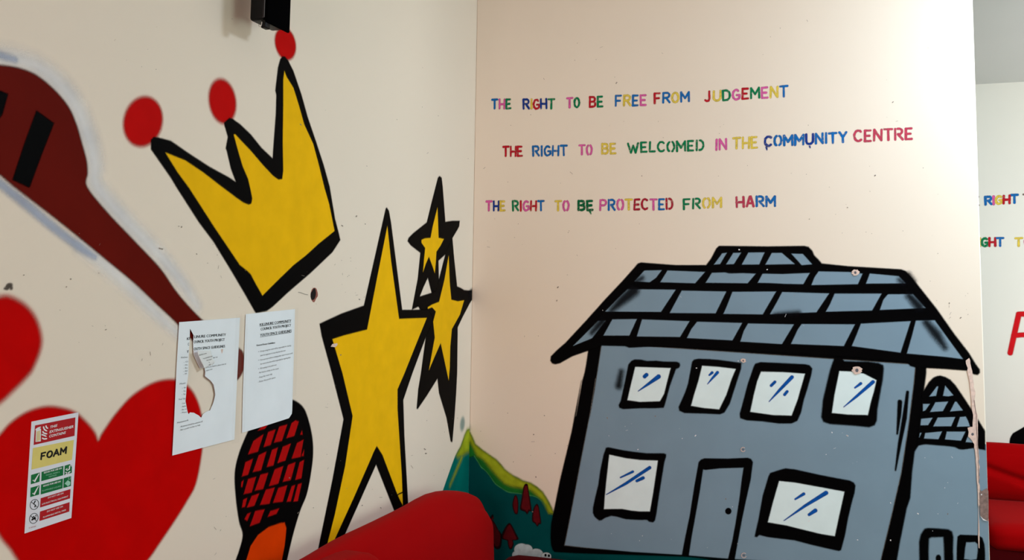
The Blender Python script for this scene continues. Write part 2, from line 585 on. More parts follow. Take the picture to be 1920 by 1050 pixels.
# ------------------------------------------------------------------ the setting
def box(name, lo, hi, mat, kind='structure', bevel=0.0):
    v = [(x, y, z) for x in (lo[0], hi[0]) for y in (lo[1], hi[1]) for z in (lo[2], hi[2])]
    f = [(0, 1, 3, 2), (4, 6, 7, 5), (0, 4, 5, 1), (2, 3, 7, 6), (0, 2, 6, 4), (1, 5, 7, 3)]
    o = mesh_obj(name, v, f, mat)
    if kind: o['kind'] = kind
    if bevel:
        md = o.modifiers.new('bevel', 'BEVEL'); md.width = bevel; md.segments = 3
    return o

box('wall_left', (-0.15, -5.2, 0), (0, 0.14, CEIL), M['wall'])
box('wall_back', (0.0, 0.0, 0), (XE, 0.14, CEIL), M['wall'], bevel=0.004)
box('wall_far', (0.0, YF, 0), (5.4, YF + 0.15, CEIL), M['farwall'])
box('wall_right', (5.4, -5.2, 0), (5.55, YF + 0.15, CEIL), M['wall'])
box('floor', (-0.15, -5.2, -0.12), (5.55, YF + 0.15, 0), M['floor'])
box('ceiling', (-0.15, -5.2, CEIL), (5.55, YF + 0.15, CEIL + 0.12), M['ceiling'])

# ------------------------------------------------------------------ left wall: paddle
t = wthing('painted_paddle', LW, (160, 350), 'brown painted long-handled paddle with black bars and a pale blue halo', 'mural motif')
head = [(-25, 122), (0, 122), (33, 127), (63, 138), (87, 155), (110, 177), (130, 203), (143, 233), (153, 267), (162, 300), (164, 325), (163, 350),
        (200, 397), (253, 453), (300, 503), (333, 550), (377, 598), (420, 630), (446, 651), (456, 663), (457, 690), (448, 709), (436, 716),
        (418, 702), (375, 655), (333, 608), (293, 570), (253, 532), (200, 488), (150, 447), (100, 407), (43, 363), (20, 345), (0, 328), (-25, 310)]
paint('halo', LW, [stroke([(-25, 108), (0, 107), (33, 112), (68, 124), (98, 145), (124, 172), (146, 205), (160, 240), (171, 275), (178, 310), (180, 345), (215, 390), (265, 443), (310, 490), (345, 535), (370, 575)],
      [28, 28, 30, 32, 34, 36, 38, 38, 38, 36, 34, 32, 30, 28, 24, 18], True)], M['halo'], 1, t, soft=42, res=0.004)
paint('halo', LW, [stroke([(340, 630), (290, 585), (250, 545), (200, 500), (150, 460)], [14, 22, 24, 24, 20], True)], M['halo'], 1, t, soft=36, res=0.004)
paint('under_halo', LW, [stroke([(-20, 330), (0, 344), (50, 384), (100, 426), (150, 464), (178, 482)], [16, 16, 18, 18, 16, 8], True)], M['bluehaze'], 2, t, soft=16, res=0.003)
paint('upper_haze', LW, [stroke([(-10, 100), (28, 112)], [12, 10])], M['bluehaze'], 2, t, soft=16, res=0.003)
paint('body', LW, [poly(head, True)], M['brown'], 3, t, soft=6)
paint('bar', LW, [poly([(68, 207), (101, 231), (78, 290), (55, 352), (23, 337), (45, 270)])], M['black'], 4, t, soft=4)
paint('bar', LW, [poly([(-30, 165), (0, 170), (15, 176), (4, 215), (-6, 230), (-35, 225)])], M['black'], 4, t, soft=4)

# ------------------------------------------------------------------ crown
t = wthing('crown_mural', LW, (480, 586), 'big yellow painted crown with thick black outline, tilted on the left wall', 'mural motif')
paint('outline', LW, [poly([(283, 262), (288, 257), (297, 258), (320, 264), (353, 287), (393, 313), (428, 332), (442, 341), (433, 317), (425, 283), (423, 278), (427, 257), (421, 236), (420, 230), (430, 221),
      (436, 223), (450, 233), (470, 252), (490, 277), (511, 297), (513, 267), (517, 213), (518, 178), (516, 170), (521, 127), (525, 112), (529, 106), (534, 106), (540, 113), (550, 133), (565, 177), (577, 220), (593, 267), (607, 310), (618, 350),
      (628, 410), (635, 437), (638, 450), (623, 473), (583, 511), (540, 548), (511, 575), (500, 583), (480, 587), (477, 583), (460, 553), (433, 507), (400, 453), (373, 417), (330, 350), (320, 333), (283, 280)])], M['black'], 3, t, soft=3.5)
paint('gold_fill', LW, [poly([(310, 286), (347, 301), (380, 323), (415, 350), (443, 371), (456, 380), (466, 384), (471, 382), (473, 372), (470, 357), (465, 335), (455, 312), (447, 285), (438, 252), (441, 252), (450, 262), (470, 283), (493, 310), (512, 330),
      (522, 337), (529, 336), (531, 320), (530, 267), (531, 200), (531, 150), (533, 133), (537, 144), (550, 165), (560, 197), (570, 233), (587, 270), (597, 307), (608, 352), (617, 383), (627, 433), (597, 457), (583, 470), (573, 479),
      (550, 497), (520, 526), (492, 554), (480, 533), (470, 514), (464, 508), (450, 497), (443, 487), (400, 423), (355, 353), (333, 323)])], M['yellow'], 4, t, soft=2.5)
paint('red_ball', LW, [ellipse(268, 228, 36, 47, 12)], M['redball'], 2, t, soft=14)
paint('red_ball', LW, [ellipse(417, 190, 25, 42, -8)], M['redball'], 2, t, soft=14)
paint('red_ball', LW, [ellipse(535, 82, 19, 31, -12)], M['redball'], 2, t, soft=10)

# ------------------------------------------------------------------ stars
t = wthing('painted_star', LW, (700, 1000), 'largest of the three yellow painted stars, with long legs behind the red sofa', 'mural motif', 'painted stars on the left wall')
paint('outline', LW, [poly([(723, 391), (725, 389), (729, 395), (733, 417), (754, 581), (773, 581), (803, 580), (812, 596), (810, 606), (798, 633), (773, 700), (756, 750), (758, 817), (765, 943), (768, 990),
      (748, 985), (740, 960), (705, 871), (643, 1010), (625, 1046), (615, 1075), (586, 1075), (592, 1050), (623, 900), (644, 786), (622, 700), (603, 630), (599, 607), (640, 588), (682, 573), (703, 480)])], M['black'], 5, t, soft=3)
paint('gold_fill', LW, [poly([(726, 424), (733, 490), (748, 598), (775, 597), (800, 596), (780, 645), (758, 700), (745, 730), (745, 767), (748, 813), (753, 890), (755, 947), (750, 938), (745, 927), (717, 853), (709, 840), (706, 836), (700, 848), (695, 860), (663, 933), (615, 1038), (608, 1056), (603, 1062),
      (610, 1033), (627, 967), (647, 873), (661, 780), (642, 700), (623, 636), (645, 629), (688, 618), (707, 520)])], M['yellow'], 6, t, soft=2.5)
paint('mark', LW, [stroke([(744, 929), (748, 926), (755, 923)], 2.4)], M['black'], 7, t, soft=1.5, res=0.0015)
t = wthing('painted_star', LW, (815, 545), 'smallest yellow painted star with a heavy black outline, uppermost beside the corner', 'mural motif', 'painted stars on the left wall')
paint('outline', LW, [poly([(821, 333), (824, 330), (828, 333), (830, 350), (835, 416), (848, 414), (862, 414), (861, 424), (858, 430), (848, 447), (850, 470), (835, 477), (822, 489), (823, 530), (818, 550), (809, 549), (802, 521), (794, 538), (787, 556), (784, 575), (772, 581), (776, 560), (783, 523), (788, 474), (770, 460), (764, 452), (766, 446), (775, 437), (800, 417), (809, 380)])], M['black'], 3, t, soft=3)
paint('gold_fill', LW, [poly([(820, 389), (821, 415), (822, 446), (832, 448), (826, 460), (818, 472), (817, 490), (815, 512), (811, 500), (804, 481), (798, 495), (793, 510), (795, 485), (797, 465), (790, 455), (790, 450), (796, 447), (807, 446), (811, 425)])], M['yellow'], 6, t, soft=2.5, res=0.0018)
t = wthing('painted_star', LW, (840, 830), 'middle-sized yellow painted star between the largest star and the wall corner', 'mural motif', 'painted stars on the left wall')
paint('outline', LW, [poly([(840, 462), (848, 447), (852, 490), (857, 537), (864, 540), (870, 544), (882, 545), (889, 547), (891, 551), (886, 560), (880, 570), (868, 593), (858, 614), (858, 627), (857, 700), (855, 740), (852, 783), (848, 829), (845, 828), (837, 783), (823, 737), (820, 710), (800, 742), (783, 767), (781, 766), (784, 730), (789, 700), (798, 633), (806, 604), (800, 590), (787, 580), (782, 571), (787, 556), (809, 549), (817, 545), (823, 523), (835, 476)])], M['black'], 4, t, soft=3)
paint('tip_overspray', LW, [ellipse(885, 551, 6, 9)], M['smudge'], 4.5, t, soft=9)
paint('gold_fill', LW, [poly([(841, 479), (843, 530), (846, 562), (858, 565), (870, 563), (862, 590), (847, 617), (844, 650), (843, 690), (841, 713), (834, 680), (826, 643), (815, 668), (804, 694), (810, 660), (815, 633), (812, 603), (817, 584), (810, 576), (802, 579), (802, 576), (810, 571), (823, 566), (833, 525)])], M['yellow'], 6, t, soft=2.5, res=0.0018)

# ------------------------------------------------------------------ hearts
o = paint('painted_heart', LW, [poly([(150, 1185), (70, 1100), (33, 1050), (20, 1030), (0, 1005), (-30, 950), (-45, 900), (-35, 855), (0, 815), (20, 793), (50, 773), (83, 763), (110, 764), (140, 773), (165, 795), (178, 812), (184, 826), (190, 815), (200, 800), (217, 776), (247, 743), (283, 720), (313, 712), (337, 715), (360, 733), (375, 767), (380, 810), (378, 850), (367, 907), (350, 940), (327, 977), (300, 1017), (277, 1050), (230, 1105)], True)],
          M['red'], 1.5, None, soft=12, res=0.003)
tag(o, 'large red painted heart behind the fire extinguisher sign and the torn notice', 'mural motif', 'painted hearts on the left wall')
o = paint('painted_heart', LW, [poly([(0, 557), (20, 557), (47, 572), (67, 597), (77, 630), (75, 657), (62, 690), (50, 707), (20, 737), (0, 755), (-50, 790), (-80, 720), (-70, 640), (-45, 610), (-35, 575)], True)],
          M['red'], 1, None, soft=20, res=0.003)
tag(o, 'smaller red painted heart cut by the left edge of the view, above the sign', 'mural motif', 'painted hearts on the left wall')

# ------------------------------------------------------------------ microphone
t = wthing('painted_microphone', LW, (490, 1050), 'painted microphone with a red and black mesh head and orange handle, below the two notices', 'mural motif')
c6 = lambda p: crop(450, 700, 3, p)
paint('outline', LW, [poly([(470, 800), (486, 770), (520, 748), (547, 749), (567, 762), (577, 783), (585, 817), (587, 850), (583, 887), (575, 927), (563, 957), (550, 1000), (538, 1050), (528, 1090), (430, 1090), (442, 1050), (448, 1033), (455, 1003), (448, 977), (442, 933), (440, 887), (448, 850), (462, 815)], True)], M['black'], 2, t, soft=4)
cells = [
    [(100, 322), (125, 297), (155, 290), (140, 312)],
    [(45, 455), (75, 380), (132, 342), (100, 440)], [(132, 415), (158, 330), (200, 315), (172, 402)], [(190, 390), (220, 300), (265, 288), (235, 380)], [(260, 365), (290, 280), (312, 264), (330, 272), (305, 352)], [(338, 345), (348, 320), (352, 345)],
    [(10, 580), (30, 500), (73, 480), (45, 570)], [(72, 555), (105, 460), (148, 440), (118, 545)], [(150, 527), (180, 430), (212, 418), (188, 517)], [(210, 505), (240, 413), (285, 395), (255, 490)], [(290, 480), (320, 392), (357, 372), (340, 470)], [(345, 465), (360, 428), (358, 465)],
    [(5, 640), (8, 610), (20, 600), (12, 640)], [(20, 680), (45, 595), (90, 582), (65, 670)], [(82, 660), (115, 570), (158, 560), (130, 650)], [(162, 635), (195, 540), (243, 522), (215, 620)], [(240, 610), (270, 515), (312, 500), (285, 600)], [(310, 600), (335, 500), (360, 487), (345, 590)],
    [(10, 755), (18, 710), (40, 700), (28, 750)], [(38, 755), (65, 690), (108, 675), (80, 745)], [(112, 740), (145, 655), (195, 642), (165, 733)], [(185, 728), (215, 645), (265, 630), (240, 722)], [(262, 722), (290, 635), (310, 628), (285, 720)], [(300, 722), (325, 625), (347, 617), (325, 718)],
    [(25, 820), (40, 790), (60, 783), (40, 830)], [(55, 860), (85, 775), (138, 765), (110, 840)], [(155, 808), (170, 775), (220, 760), (205, 790)],
]
paint('mesh_head', LW, [poly(c6(c)) for c in cells], M['grille'], 3, t, soft=3, res=0.0016)
paint('handle', LW, [poly(c6([(18, 1110), (35, 1050), (60, 970), (100, 910), (160, 865), (225, 843), (250, 840), (260, 870), (256, 920), (250, 970), (235, 1050), (222, 1110)]))], M['orange'], 3, t, soft=3)

# ------------------------------------------------------------------ fire extinguisher sign
c1 = lambda p: crop(40, 765, 8.745, p)
c2 = lambda p: crop(40, 865, 7.5, p)
t = wthing('extinguisher_sign', LW, (45, 1000), 'white fire extinguisher sign reading FOAM stuck over the large red heart', 'sign')
slab('panel', LW, [(58.3, 790.5), (145.8, 773), (132.3, 971), (45.2, 1000)], M['vinyl'], 0.0008, 0.0012, t)
z0 = 0.0022
hd = sheet('header', LW, [c1([(210, 285), (872, 152), (858, 455), (187, 605)])], M['s_red'], z0, t)
sheet('extinguisher_pictogram', LW, [c1([(222, 372), (240, 350), (300, 335), (306, 345), (302, 545), (216, 556)]), c1([(212, 362), (222, 338), (258, 316), (300, 303), (306, 318), (282, 326), (300, 338), (246, 350), (226, 364)])], M['s_white'], z0 + 0.0002, hd)
sheet('bottle', LW, [c1([(232, 385), (290, 365), (292, 530), (228, 545)])], M['s_bottle'], z0 + 0.0004, hd)
fl = []
for p in ([(388, 285), (396, 318), (424, 334)], [(346, 300), (362, 350), (408, 378)], [(334, 378), (352, 408), (410, 424)], [(314, 436), (340, 440), (398, 466)], [(324, 488), (356, 506), (408, 500)]):
    fl.append(thick_line(c1(smooth(p, False)), [1.2] + [2.6] * 8 + [2.0, 1.0]))
sheet('flame_pictogram', LW, fl, M['s_white'], z0 + 0.0002, hd)
printed('lettering', LW, [('THIS', (92, 803.2), (105.7, 799.6), 4.6), ('EXTINGUISHER', (90.7, 812.2), (135.8, 801.8), 4.8), ('CONTAINS', (90.3, 820.4), (121.5, 813), 4.8)], M['s_white'], z0 + 0.0002, hd, bold=0.02, shear=0.2)
fm = sheet('foam_panel', LW, [[(60, 840), (136.9, 824.7), (133.4, 862), (57.2, 880.5)]], M['s_cream'], z0, t)
ph = []
for ch_, x0_, w_ in (('F', 75.2, 7.2), ('O', 86.2, 9.2), ('A', 98.6, 9.4), ('M', 111.6, 9.8)):
    for st_ in G[ch_]:
        q_ = [(x0_ + u * w_ + v * 1.2, 863.0 - (x0_ + u * w_ - 73) * 0.252 - 1.4 - v * 11.2) for u, v in st_]
        if ch_ == 'O':
            ph.append(thick_line(q_, 3.2))
            continue
        for (ax, ay), (bx, by) in zip(q_, q_[1:]):           # every straight of a letter is its own bar
            l = math.hypot(bx - ax, by - ay)
            ex, ey = (bx - ax) / l * 1.3, (by - ay) / l * 1.3
            ph.append(thick_line([(ax - ex, ay - ey), (bx + ex, by + ey)], 3.0))
sheet('lettering', LW, ph, M['s_black'], z0 + 0.0002, fm, 0.00001)
for tick, txt, icon, rows, tk in (
        ([(125, 190), (248, 155), (243, 285), (120, 322)], [(272, 148), (580, 62), (575, 195), (268, 278)], [(597, 60), (668, 38), (700, 60), (697, 160), (592, 195)],
         [('GOOD FOR USE ON', (302, 172), (555, 104), 22), ('WOOD, PAPER &', (330, 205), (524, 156), 18), ('TEXTILES', (368, 228), (480, 200), 18)], [(150, 262), (170, 284), (236, 170)]),
        ([(118, 370), (242, 335), (237, 465), (112, 503)], [(265, 325), (573, 240), (568, 378), (260, 465)], [(583, 237), (688, 205), (685, 345), (578, 375)],
         [('GOOD FOR USE ON', (292, 358), (540, 290), 22), ('FLAMMABLE LIQUIDS', (280, 424), (545, 354), 20)], [(146, 446), (164, 466), (226, 350)])):
    r = sheet('tick_box', LW, [c2(tick)], M['s_green'], z0, t)
    sheet('tick', LW, [thick_line(c2(tk), [2.6, 3.2, 1.4])], M['s_white'], z0 + 0.0002, r)
    r = sheet('advice_band', LW, [c2(txt)], M['s_green'], z0, t)
    printed('lettering', LW, [(rows[0][0], c2([rows[0][1]])[0], c2([rows[0][2]])[0], rows[0][3] / 7.5)], M['s_white'], z0 + 0.0002, r, bold=0.03)
    printed('lettering', LW, [(s, c2([a])[0], c2([b_])[0], h / 7.5) for s, a, b_, h in rows[1:]], M['s_aqua'], z0 + 0.0002, r)
    ib = sheet('class_box', LW, [c2(icon)], M['s_green'], z0, t)
    if icon[0][1] == 60:
        sheet('fire_pictogram', LW, [thick_line(c2(p), w) for p, w in (([(612, 118), (632, 98), (625, 128), (660, 110), (668, 60)], 2.2), ([(604, 190), (640, 165), (676, 140)], 1.8), ([(606, 150), (640, 170), (672, 180)], 1.8), ([(670, 66), (682, 40), (694, 72)], 1.2))], M['s_white'], z0 + 0.0002, ib)
    else:
        sheet('fire_pictogram', LW, [c2([(594, 312), (640, 262), (676, 290), (672, 325), (640, 352), (620, 330)]), thick_line(c2([(650, 216), (650, 256), (676, 248), (676, 208), (650, 216)]), 0.8)], M['s_aqua'], z0 + 0.0002, ib)
for band, rows, cc, marks in (
        ([(260, 517), (680, 388), (672, 520), (250, 648)], [('DO NOT USE ON', (360, 522), (578, 456), 22), ('LIVE ELECTRICAL EQUIPMENT', (276, 612), (645, 498), 20)], (171, 605), [([(185, 552), (160, 600), (186, 612), (176, 645)], 2.0)]),
        ([(250, 705), (667, 572), (662, 705), (242, 838)], [('DO NOT USE ON', (346, 716), (570, 642), 22), ('FLAMMABLE METAL FIRES', (292, 796), (614, 690), 20)], (162, 800), [([(130, 825), (190, 790)], 2.6), ([(140, 800), (160, 770), (185, 815)], 2.2), ([(192, 750), (192, 775)], 1.5)])):
    r = sheet('warning_band', LW, [c2(band)], M['s_red'], z0, t)
    printed('lettering', LW, [(s, c2([a])[0], c2([b_])[0], h / 7.5) for s, a, b_, h in rows], M['s_white'], z0 + 0.0002, r, bold=0.012)
    ring = [(cc[0] + 60 * math.cos(a), cc[1] + 70 * math.sin(a) - 12 * math.cos(a)) for a in (2 * math.pi * i / 32 for i in range(33))]
    ps = [thick_line(c2(ring), 1.0), thick_line(c2([(cc[0] - 46, cc[1] - 38), (cc[0] + 44, cc[1] + 40)]), 1.0)] + [thick_line(c2(p), w) for p, w in marks]
    sheet('prohibition_symbol', LW, ps, M['s_black'], z0 + 0.0001, t)
printed('small_print', LW, [('FX 1204 FOAM', c2([(95, 945)])[0], c2([(192, 918)])[0], 2.2)], M['s_red'], z0, t)

# ------------------------------------------------------------------ paper notices
p3 = lambda p: crop(315, 590, 7.5, p)
p4 = lambda p: crop(315, 720, 7.5, p)
tear = p3([(293, 195), (300, 205), (345, 290), (337, 400), (345, 560), (380, 640), (435, 755), (495, 745), (505, 800), (500, 870), (540, 898), (580, 930), (620, 985)]) + \
       p4([(637, 90), (645, 150), (635, 200), (620, 260), (600, 315), (578, 370), (550, 378), (515, 392), (475, 425), (455, 470), (440, 465), (415, 440), (385, 425), (350, 403), (295, 398), (275, 425), (262, 400), (250, 350), (240, 290), (230, 240), (240, 130), (247, 30)]) + \
       p3([(250, 975), (262, 900), (270, 830), (275, 560), (290, 350)])
t = wthing('paper_notice', LW, (321, 853), 'torn white paper notice with a big ripped hole, taped over the large red heart', 'notice', 'paper notices on the left wall')
slab('sheet', LW, [(334, 604), (448, 595.5), (446, 640), (441, 745), (437.5, 824), (321, 854), (325, 780), (329, 690)], M['paper'], 0.0028, 0.0004, t, [tear])
zi = 0.0034
printed('heading', LW, [('KI', p3([(248, 358)])[0], p3([(284, 352)])[0], 5), ('C', p3([(262, 434)])[0], p3([(276, 432)])[0], 5), ('Y', p3([(246, 540)])[0], p3([(272, 535)])[0], 5),
        ('LINURE COMMUNITY', p3([(352, 330)])[0], p3([(795, 298)])[0], 5), ('OUNCIL YOUTH PROJECT', p3([(345, 402)])[0], p3([(778, 366)])[0], 5), ('OUTH SPACE GUIDELINES', p3([(345, 500)])[0], p3([(782, 460)])[0], 5)], M['ink'], zi, t, twice=0.4)
rows = [('Kitchen', (168, 612), (258, 605), 3), ('- Cl', (205, 675), (262, 668), 2.6), ('- Wa', (205, 720), (258, 712), 2.6), ('- Re', (202, 762), (256, 755), 2.6), ('- All', (198, 806), (254, 798), 2.6), ('- Pl', (196, 848), (246, 838), 2.6), ('Music', (148, 984), (232, 968), 3), ('- In', (180, 1040), (236, 1030), 2.6)]
rows = [(s, p3([a])[0], p3([b_])[0], h) for s, a, b_, h in rows]
r4 = [('- So', (180, 112), (232, 104), 2.6), ('- Sp', (176, 156), (230, 146), 2.6), ('Pool Tab', (134, 228), (226, 212), 3), ('- Cues', (168, 286), (226, 272), 2.6), ('- Balls', (164, 330), (236, 316), 2.6), ('- Be ca', (160, 374), (242, 356), 2.6), ('- Pleas', (156, 416), (250, 398), 2.6), ('Homework', (112, 556), (270, 516), 3.2), ('- All phones should be switched off', (145, 612), (470, 534), 2.8), ('- Ask a youth worker to help', (140, 660), (436, 582), 2.8)]
rows += [(s, p4([a])[0], p4([b_])[0], h) for s, a, b_, h in r4]
printed('small_print', LW, rows, M['ink'], zi, t)
rows = [(s, p3([a])[0], p3([b_])[0], 2.8) for s, a, b_ in (('after use', (612, 616), (680, 602)), ('left as you found it, please clean up', (516, 752), (800, 698)), ('before close', (522, 796), (606, 772)))]
printed('body_text', LW, rows, M['ink'], zi, t)
# the ripped piece: folded over to the right, curling off the wall
nu, nv_ = 10, 8
flv, flf = [], []
pl = smooth(p3([(338, 500), (345, 560), (380, 640), (435, 755)]), False, 4)
pr = smooth(p3([(578, 500), (605, 590), (635, 670), (600, 705)]), False, 4)
n_ = len(pl)
FU0, FU1 = LW.uv(pl[0])[0], LW.uv(pr[-1])[0]
for i in range(n_):
    a, b_ = LW.uv(pl[i]), LW.uv(pr[i])
    for j in range(nu + 1):
        s_ = j / nu
        lift = 0.0042 + 0.0125 * (1 - s_) ** 1.6
        flv.append(LW.xyz(a[0] + (b_[0] - a[0]) * s_, a[1] + (b_[1] - a[1]) * s_, lift))
for i in range(n_ - 1):
    for j in range(nu):
        k = i * (nu + 1) + j
        flf.append((k, k + 1, k + nu + 2, k + nu + 1))
fo = mesh_obj('folded_flap', flv, flf, M['paperback'], t, True)
md = fo.modifiers.new('solid', 'SOLIDIFY'); md.thickness = 0.0004
tor = [thick_line(p3([(495, 755), (505, 800), (498, 865), (540, 900), (580, 930), (620, 985)]) + p4([(637, 90), (645, 150), (635, 200), (620, 260), (600, 315)]), [0.6, 1, 1.6, 1.6, 1.2, 1.4, 1, 0.8, 0.8, .6, .4])]
printed('flap_print', LW, [(s, p3([a])[0], p3([b_])[0], 2.6) for s, a, b_ in (('kitchen area', (358, 575), (500, 548)), ('all dishes to be washed after', (390, 634), (606, 590)), ('food is to be kept in the fr', (402, 668), (590, 632)), ('no eating in the', (418, 706), (556, 674)), ('please sweep', (440, 734), (570, 704)))], M['ink'], lambda u: 0.0049 + 0.0125 * max(0.0, 1 - (u - FU0) / (FU1 - FU0)) ** 1.25, t)
sheet('torn_edge', LW, tor, M['plasterdark'], 0.00335, t)
sheet('stain', LW, [p3([(728, 485), (758, 482), (752, 520), (742, 550), (733, 520)])], M['plaster'], zi, t)
sheet('tape', LW, [[(440, 590), (452, 588), (446, 830), (432, 832)]], M['tape'], 0.0036, t)

q5 = lambda p: crop(445, 575, 8.4, p)
q6 = lambda p: crop(445, 690, 8.4, p)
t = wthing('paper_notice', LW, (452, 811), 'whole white paper notice with bulleted guidelines, taped above the painted microphone', 'notice', 'paper notices on the left wall')
slab('sheet', LW, [(459.5, 589), (480, 587), (552, 579.5), (549, 690), (546.5, 770), (546, 775.5), (540.5, 784), (500, 797), (452.5, 811.5), (454, 740)], M['paper'], 0.0018, 0.0004, t)
zi = 0.0024
printed('heading', LW, [('KILLINURE COMMUNITY', q5([(340, 305)])[0], q5([(834, 240)])[0], 5), ('COUNCIL YOUTH PROJECT', q5([(355, 376)])[0], q5([(830, 310)])[0], 5), ('YOUTH SPACE GUIDELINES', q5([(345, 472)])[0], q5([(838, 400)])[0], 5.2)], M['ink'], zi, t, twice=0.4)
sheet('underline', LW, [thick_line(q5([(345, 480), (838, 406)]), 0.6), thick_line(q5([(340, 312), (834, 246)]), 0.5)], M['ink'], zi, t)
printed('subheading', LW, [('General Room Guidelines', q5([(288, 622)])[0], q5([(580, 578)])[0], 3.2)], M['ink'], zi, t, twice=0.3)
rows = [('Groups using the room will be responsible for cleaning', (348, 715), (834, 620), 3), ('down the equipment in it once they leave the room', (348, 782), (745, 700), 3), ('If you spot any accident or damage please report it to your youth', (348, 850), (860, 740), 3), ('the room at the time will be responsible for repairing them', (348, 915), (825, 808), 3), ('NO smoking in the youth room', (348, 984), (605, 925), 3)]
rows = [(s, q5([a])[0], q5([b_])[0], h) for s, a, b_, h in rows] + [('-', q5([(318, y)])[0], q5([(332, y - 3)])[0], 5) for y in (722, 856, 992)]
printed('small_print', LW, rows, M['ink'], zi, t)
rows = [(s, q6([a])[0], q6([b_])[0], h) for s, a, b_, h in [('- No food or drinks on the carpet', (318, 88), (640, 16), 3), ('- Keep the room tidy', (318, 162), (538, 104), 3), ('- Enjoy the youth space', (312, 230), (588, 158), 3)]]
printed('closing_lines', LW, rows, M['ink'], zi, t)
sheet('tape', LW, [[(548, 578), (558, 577), (554, 742), (545, 744)]], M['tape'], 0.0026, t)
sheet('tape', LW, [[(447, 592), (463, 590), (457, 812), (444, 815)]], M['tape'], 0.0026, t)

# ------------------------------------------------------------------ hole in the wall
h8 = lambda p: crop(560, 520, 17.5, p)
t = wthing('wall_hole', LW, (588, 566), 'small dark oval hole knocked in the left wall right of the crown tip', 'hole')
paint('rim', LW, [poly(h8([(520, 360), (570, 385), (605, 480), (620, 590), (570, 680), (540, 740), (510, 795), (470, 790), (430, 730), (400, 640), (400, 540), (430, 430), (470, 375)]), True)], M['brick'], 1, t, soft=1.5, res=0.001)
paint('dark_cavity', LW, [poly(h8([(510, 375), (545, 420), (555, 520), (535, 640), (490, 715), (425, 715), (400, 620), (405, 530), (440, 470), (470, 420)]), True)], M['hole'], 2, t, soft=1.2, res=0.001)
paint('crack', LW, [stroke(h8([(-10, 490), (80, 510), (200, 555), (300, 572)]), 0.8)], M['scuff'], 1, t, soft=1, res=0.001)

# ------------------------------------------------------------------ painted phrases
GS = dict(G)
GS['O'] = [arc(.38, .5, .38, .5, 105, 255, 12), arc(.62, .5, .38, .5, -75, 75, 12)]
GS['D'] = [[(0, 0), (0, 1)], [(.45, 1)] + arc(.5, .5, .5, .5, 80, -80) + [(.45, 0)]]
GS['R'] = [[(0, 0), (0, 1)], [(.35, 1)] + arc(.55, .75, .4, .25, 90, -90) + [(.4, .5), (1, 0)]]
GS['P'] = [[(0, 0), (0, 1)], [(.32, 1)] + arc(.55, .73, .42, .27, 90, -90) + [(.32, .46)]]
GS['B'] = [[(0, 0), (0, 1)], [(.3, 1)] + arc(.5, .76, .38, .24, 90, -90) + [(.35, .52)], [(.4, .52)] + arc(.55, .26, .42, .26, 90, -90) + [(.3, 0)]]
GS['A'] = [[(0, 0), (.42, 1)], [(.58, 1), (1, 0)], [(.3, .32), (.72, .32)]]
WID = {'I': 0.12, 'M': 1.15, 'W': 1.45, 'J': .75, 'E': .8, 'L': .75, 'F': .85, 'T': 1.0}

def word(wall, t, s, cols, x0, x1, base0, base1, h0, h1, lw=3.9, st=False, gap=0.42, seed=0):
    r = random.Random(sum(map(ord, s)) + seed)
    cols = cols if len(cols) > 1 else cols * len(s)
    ws = [WID.get(c, 0.95) for c in s]
    tot = sum(ws) + gap * (len(s) - 1)
    k = (x1 - x0 - lw) / tot
    x = x0 + lw / 2
    for i, ch in enumerate(s):
        f = (x - x0) / (x1 - x0)
        w = ws[i] * k
        b_ = base0 + (base1 - base0) * f - lw / 2
        tp = h0 + (h1 - h0) * f + lw / 2
        sl = (base1 - base0) / (x1 - x0)
        lean = r.uniform(-0.03, 0.03)
        jit = r.uniform(-.5, .5)
        items = []
        for st_ in (GS if st else G)[ch]:
            pts = []
            for u, v in st_:
                px = x + u * w + lean * v * (b_ - tp)
                py = b_ + jit + sl * u * w - v * (b_ - tp)
                pts.append((px + r.uniform(-.25, .25), py + r.uniform(-.25, .25)))
            wd = [lw * r.uniform(.86, 1.12) for _ in pts]
            items.append(stroke(pts, wd))
        o = paint('letter', wall, items, M['L' + cols[i]], 2 + 0.25 * (i % 4), t, soft=1.5, res=0.0013)
        o['label'] = '%s letter %s' % (LC[cols[i]][0], ch)
        x += w + gap * k

t = wthing('painted_phrase', RW, (1200, 200), 'top line of multicoloured stencil lettering ending in JUDGEMENT', 'lettering', 'stencilled phrases above the house')
word(RW, t, 'THE', 'bpg', 920.7, 959.4, 205.9, 205.4, 185.2, 184.8)
word(RW, t, 'RIGHT', 'nyrng', 980, 1040.8, 205.9, 205, 185, 184, gap=.36)
word(RW, t, 'TO', 'pg', 1061.5, 1087.8, 203.7, 202.3, 182.5, 182)
word(RW, t, 'BE', 'rg', 1103.8, 1132, 202.3, 201.3, 180, 179)
word(RW, t, 'FREE', 'bybp', 1152.7, 1212.9, 200.4, 198.5, 178, 176.5)
word(RW, t, 'FROM', 'rbyb', 1225.8, 1293.5, 195.2, 192, 173, 171)
word(RW, t, 'JUDGEMENT', 'rygprgpyb', 1320.7, 1478.2, 192, 182, 170.5, 158.5)
t = wthing('painted_phrase', RW, (1330, 280), 'middle line of multicoloured stencil lettering ending in COMMUNITY CENTRE', 'lettering', 'stencilled phrases above the house')
word(RW, t, 'THE', 'r', 941.4, 980.9, 295, 294.5, 273.6, 273.2)
word(RW, t, 'RIGHT', 'b', 998, 1064.8, 294.3, 293, 273, 271.4, st=True)
word(RW, t, 'TO', 'p', 1084.5, 1111.2, 291.5, 291, 270.8, 270.4, st=True, lw=3.7)
word(RW, t, 'BE', 'y', 1127, 1156.3, 290, 289, 268, 267, st=True, lw=4)
word(RW, t, 'WELCOMED', 'g', 1176, 1320.5, 288, 283.3, 267, 261.2, st=True)
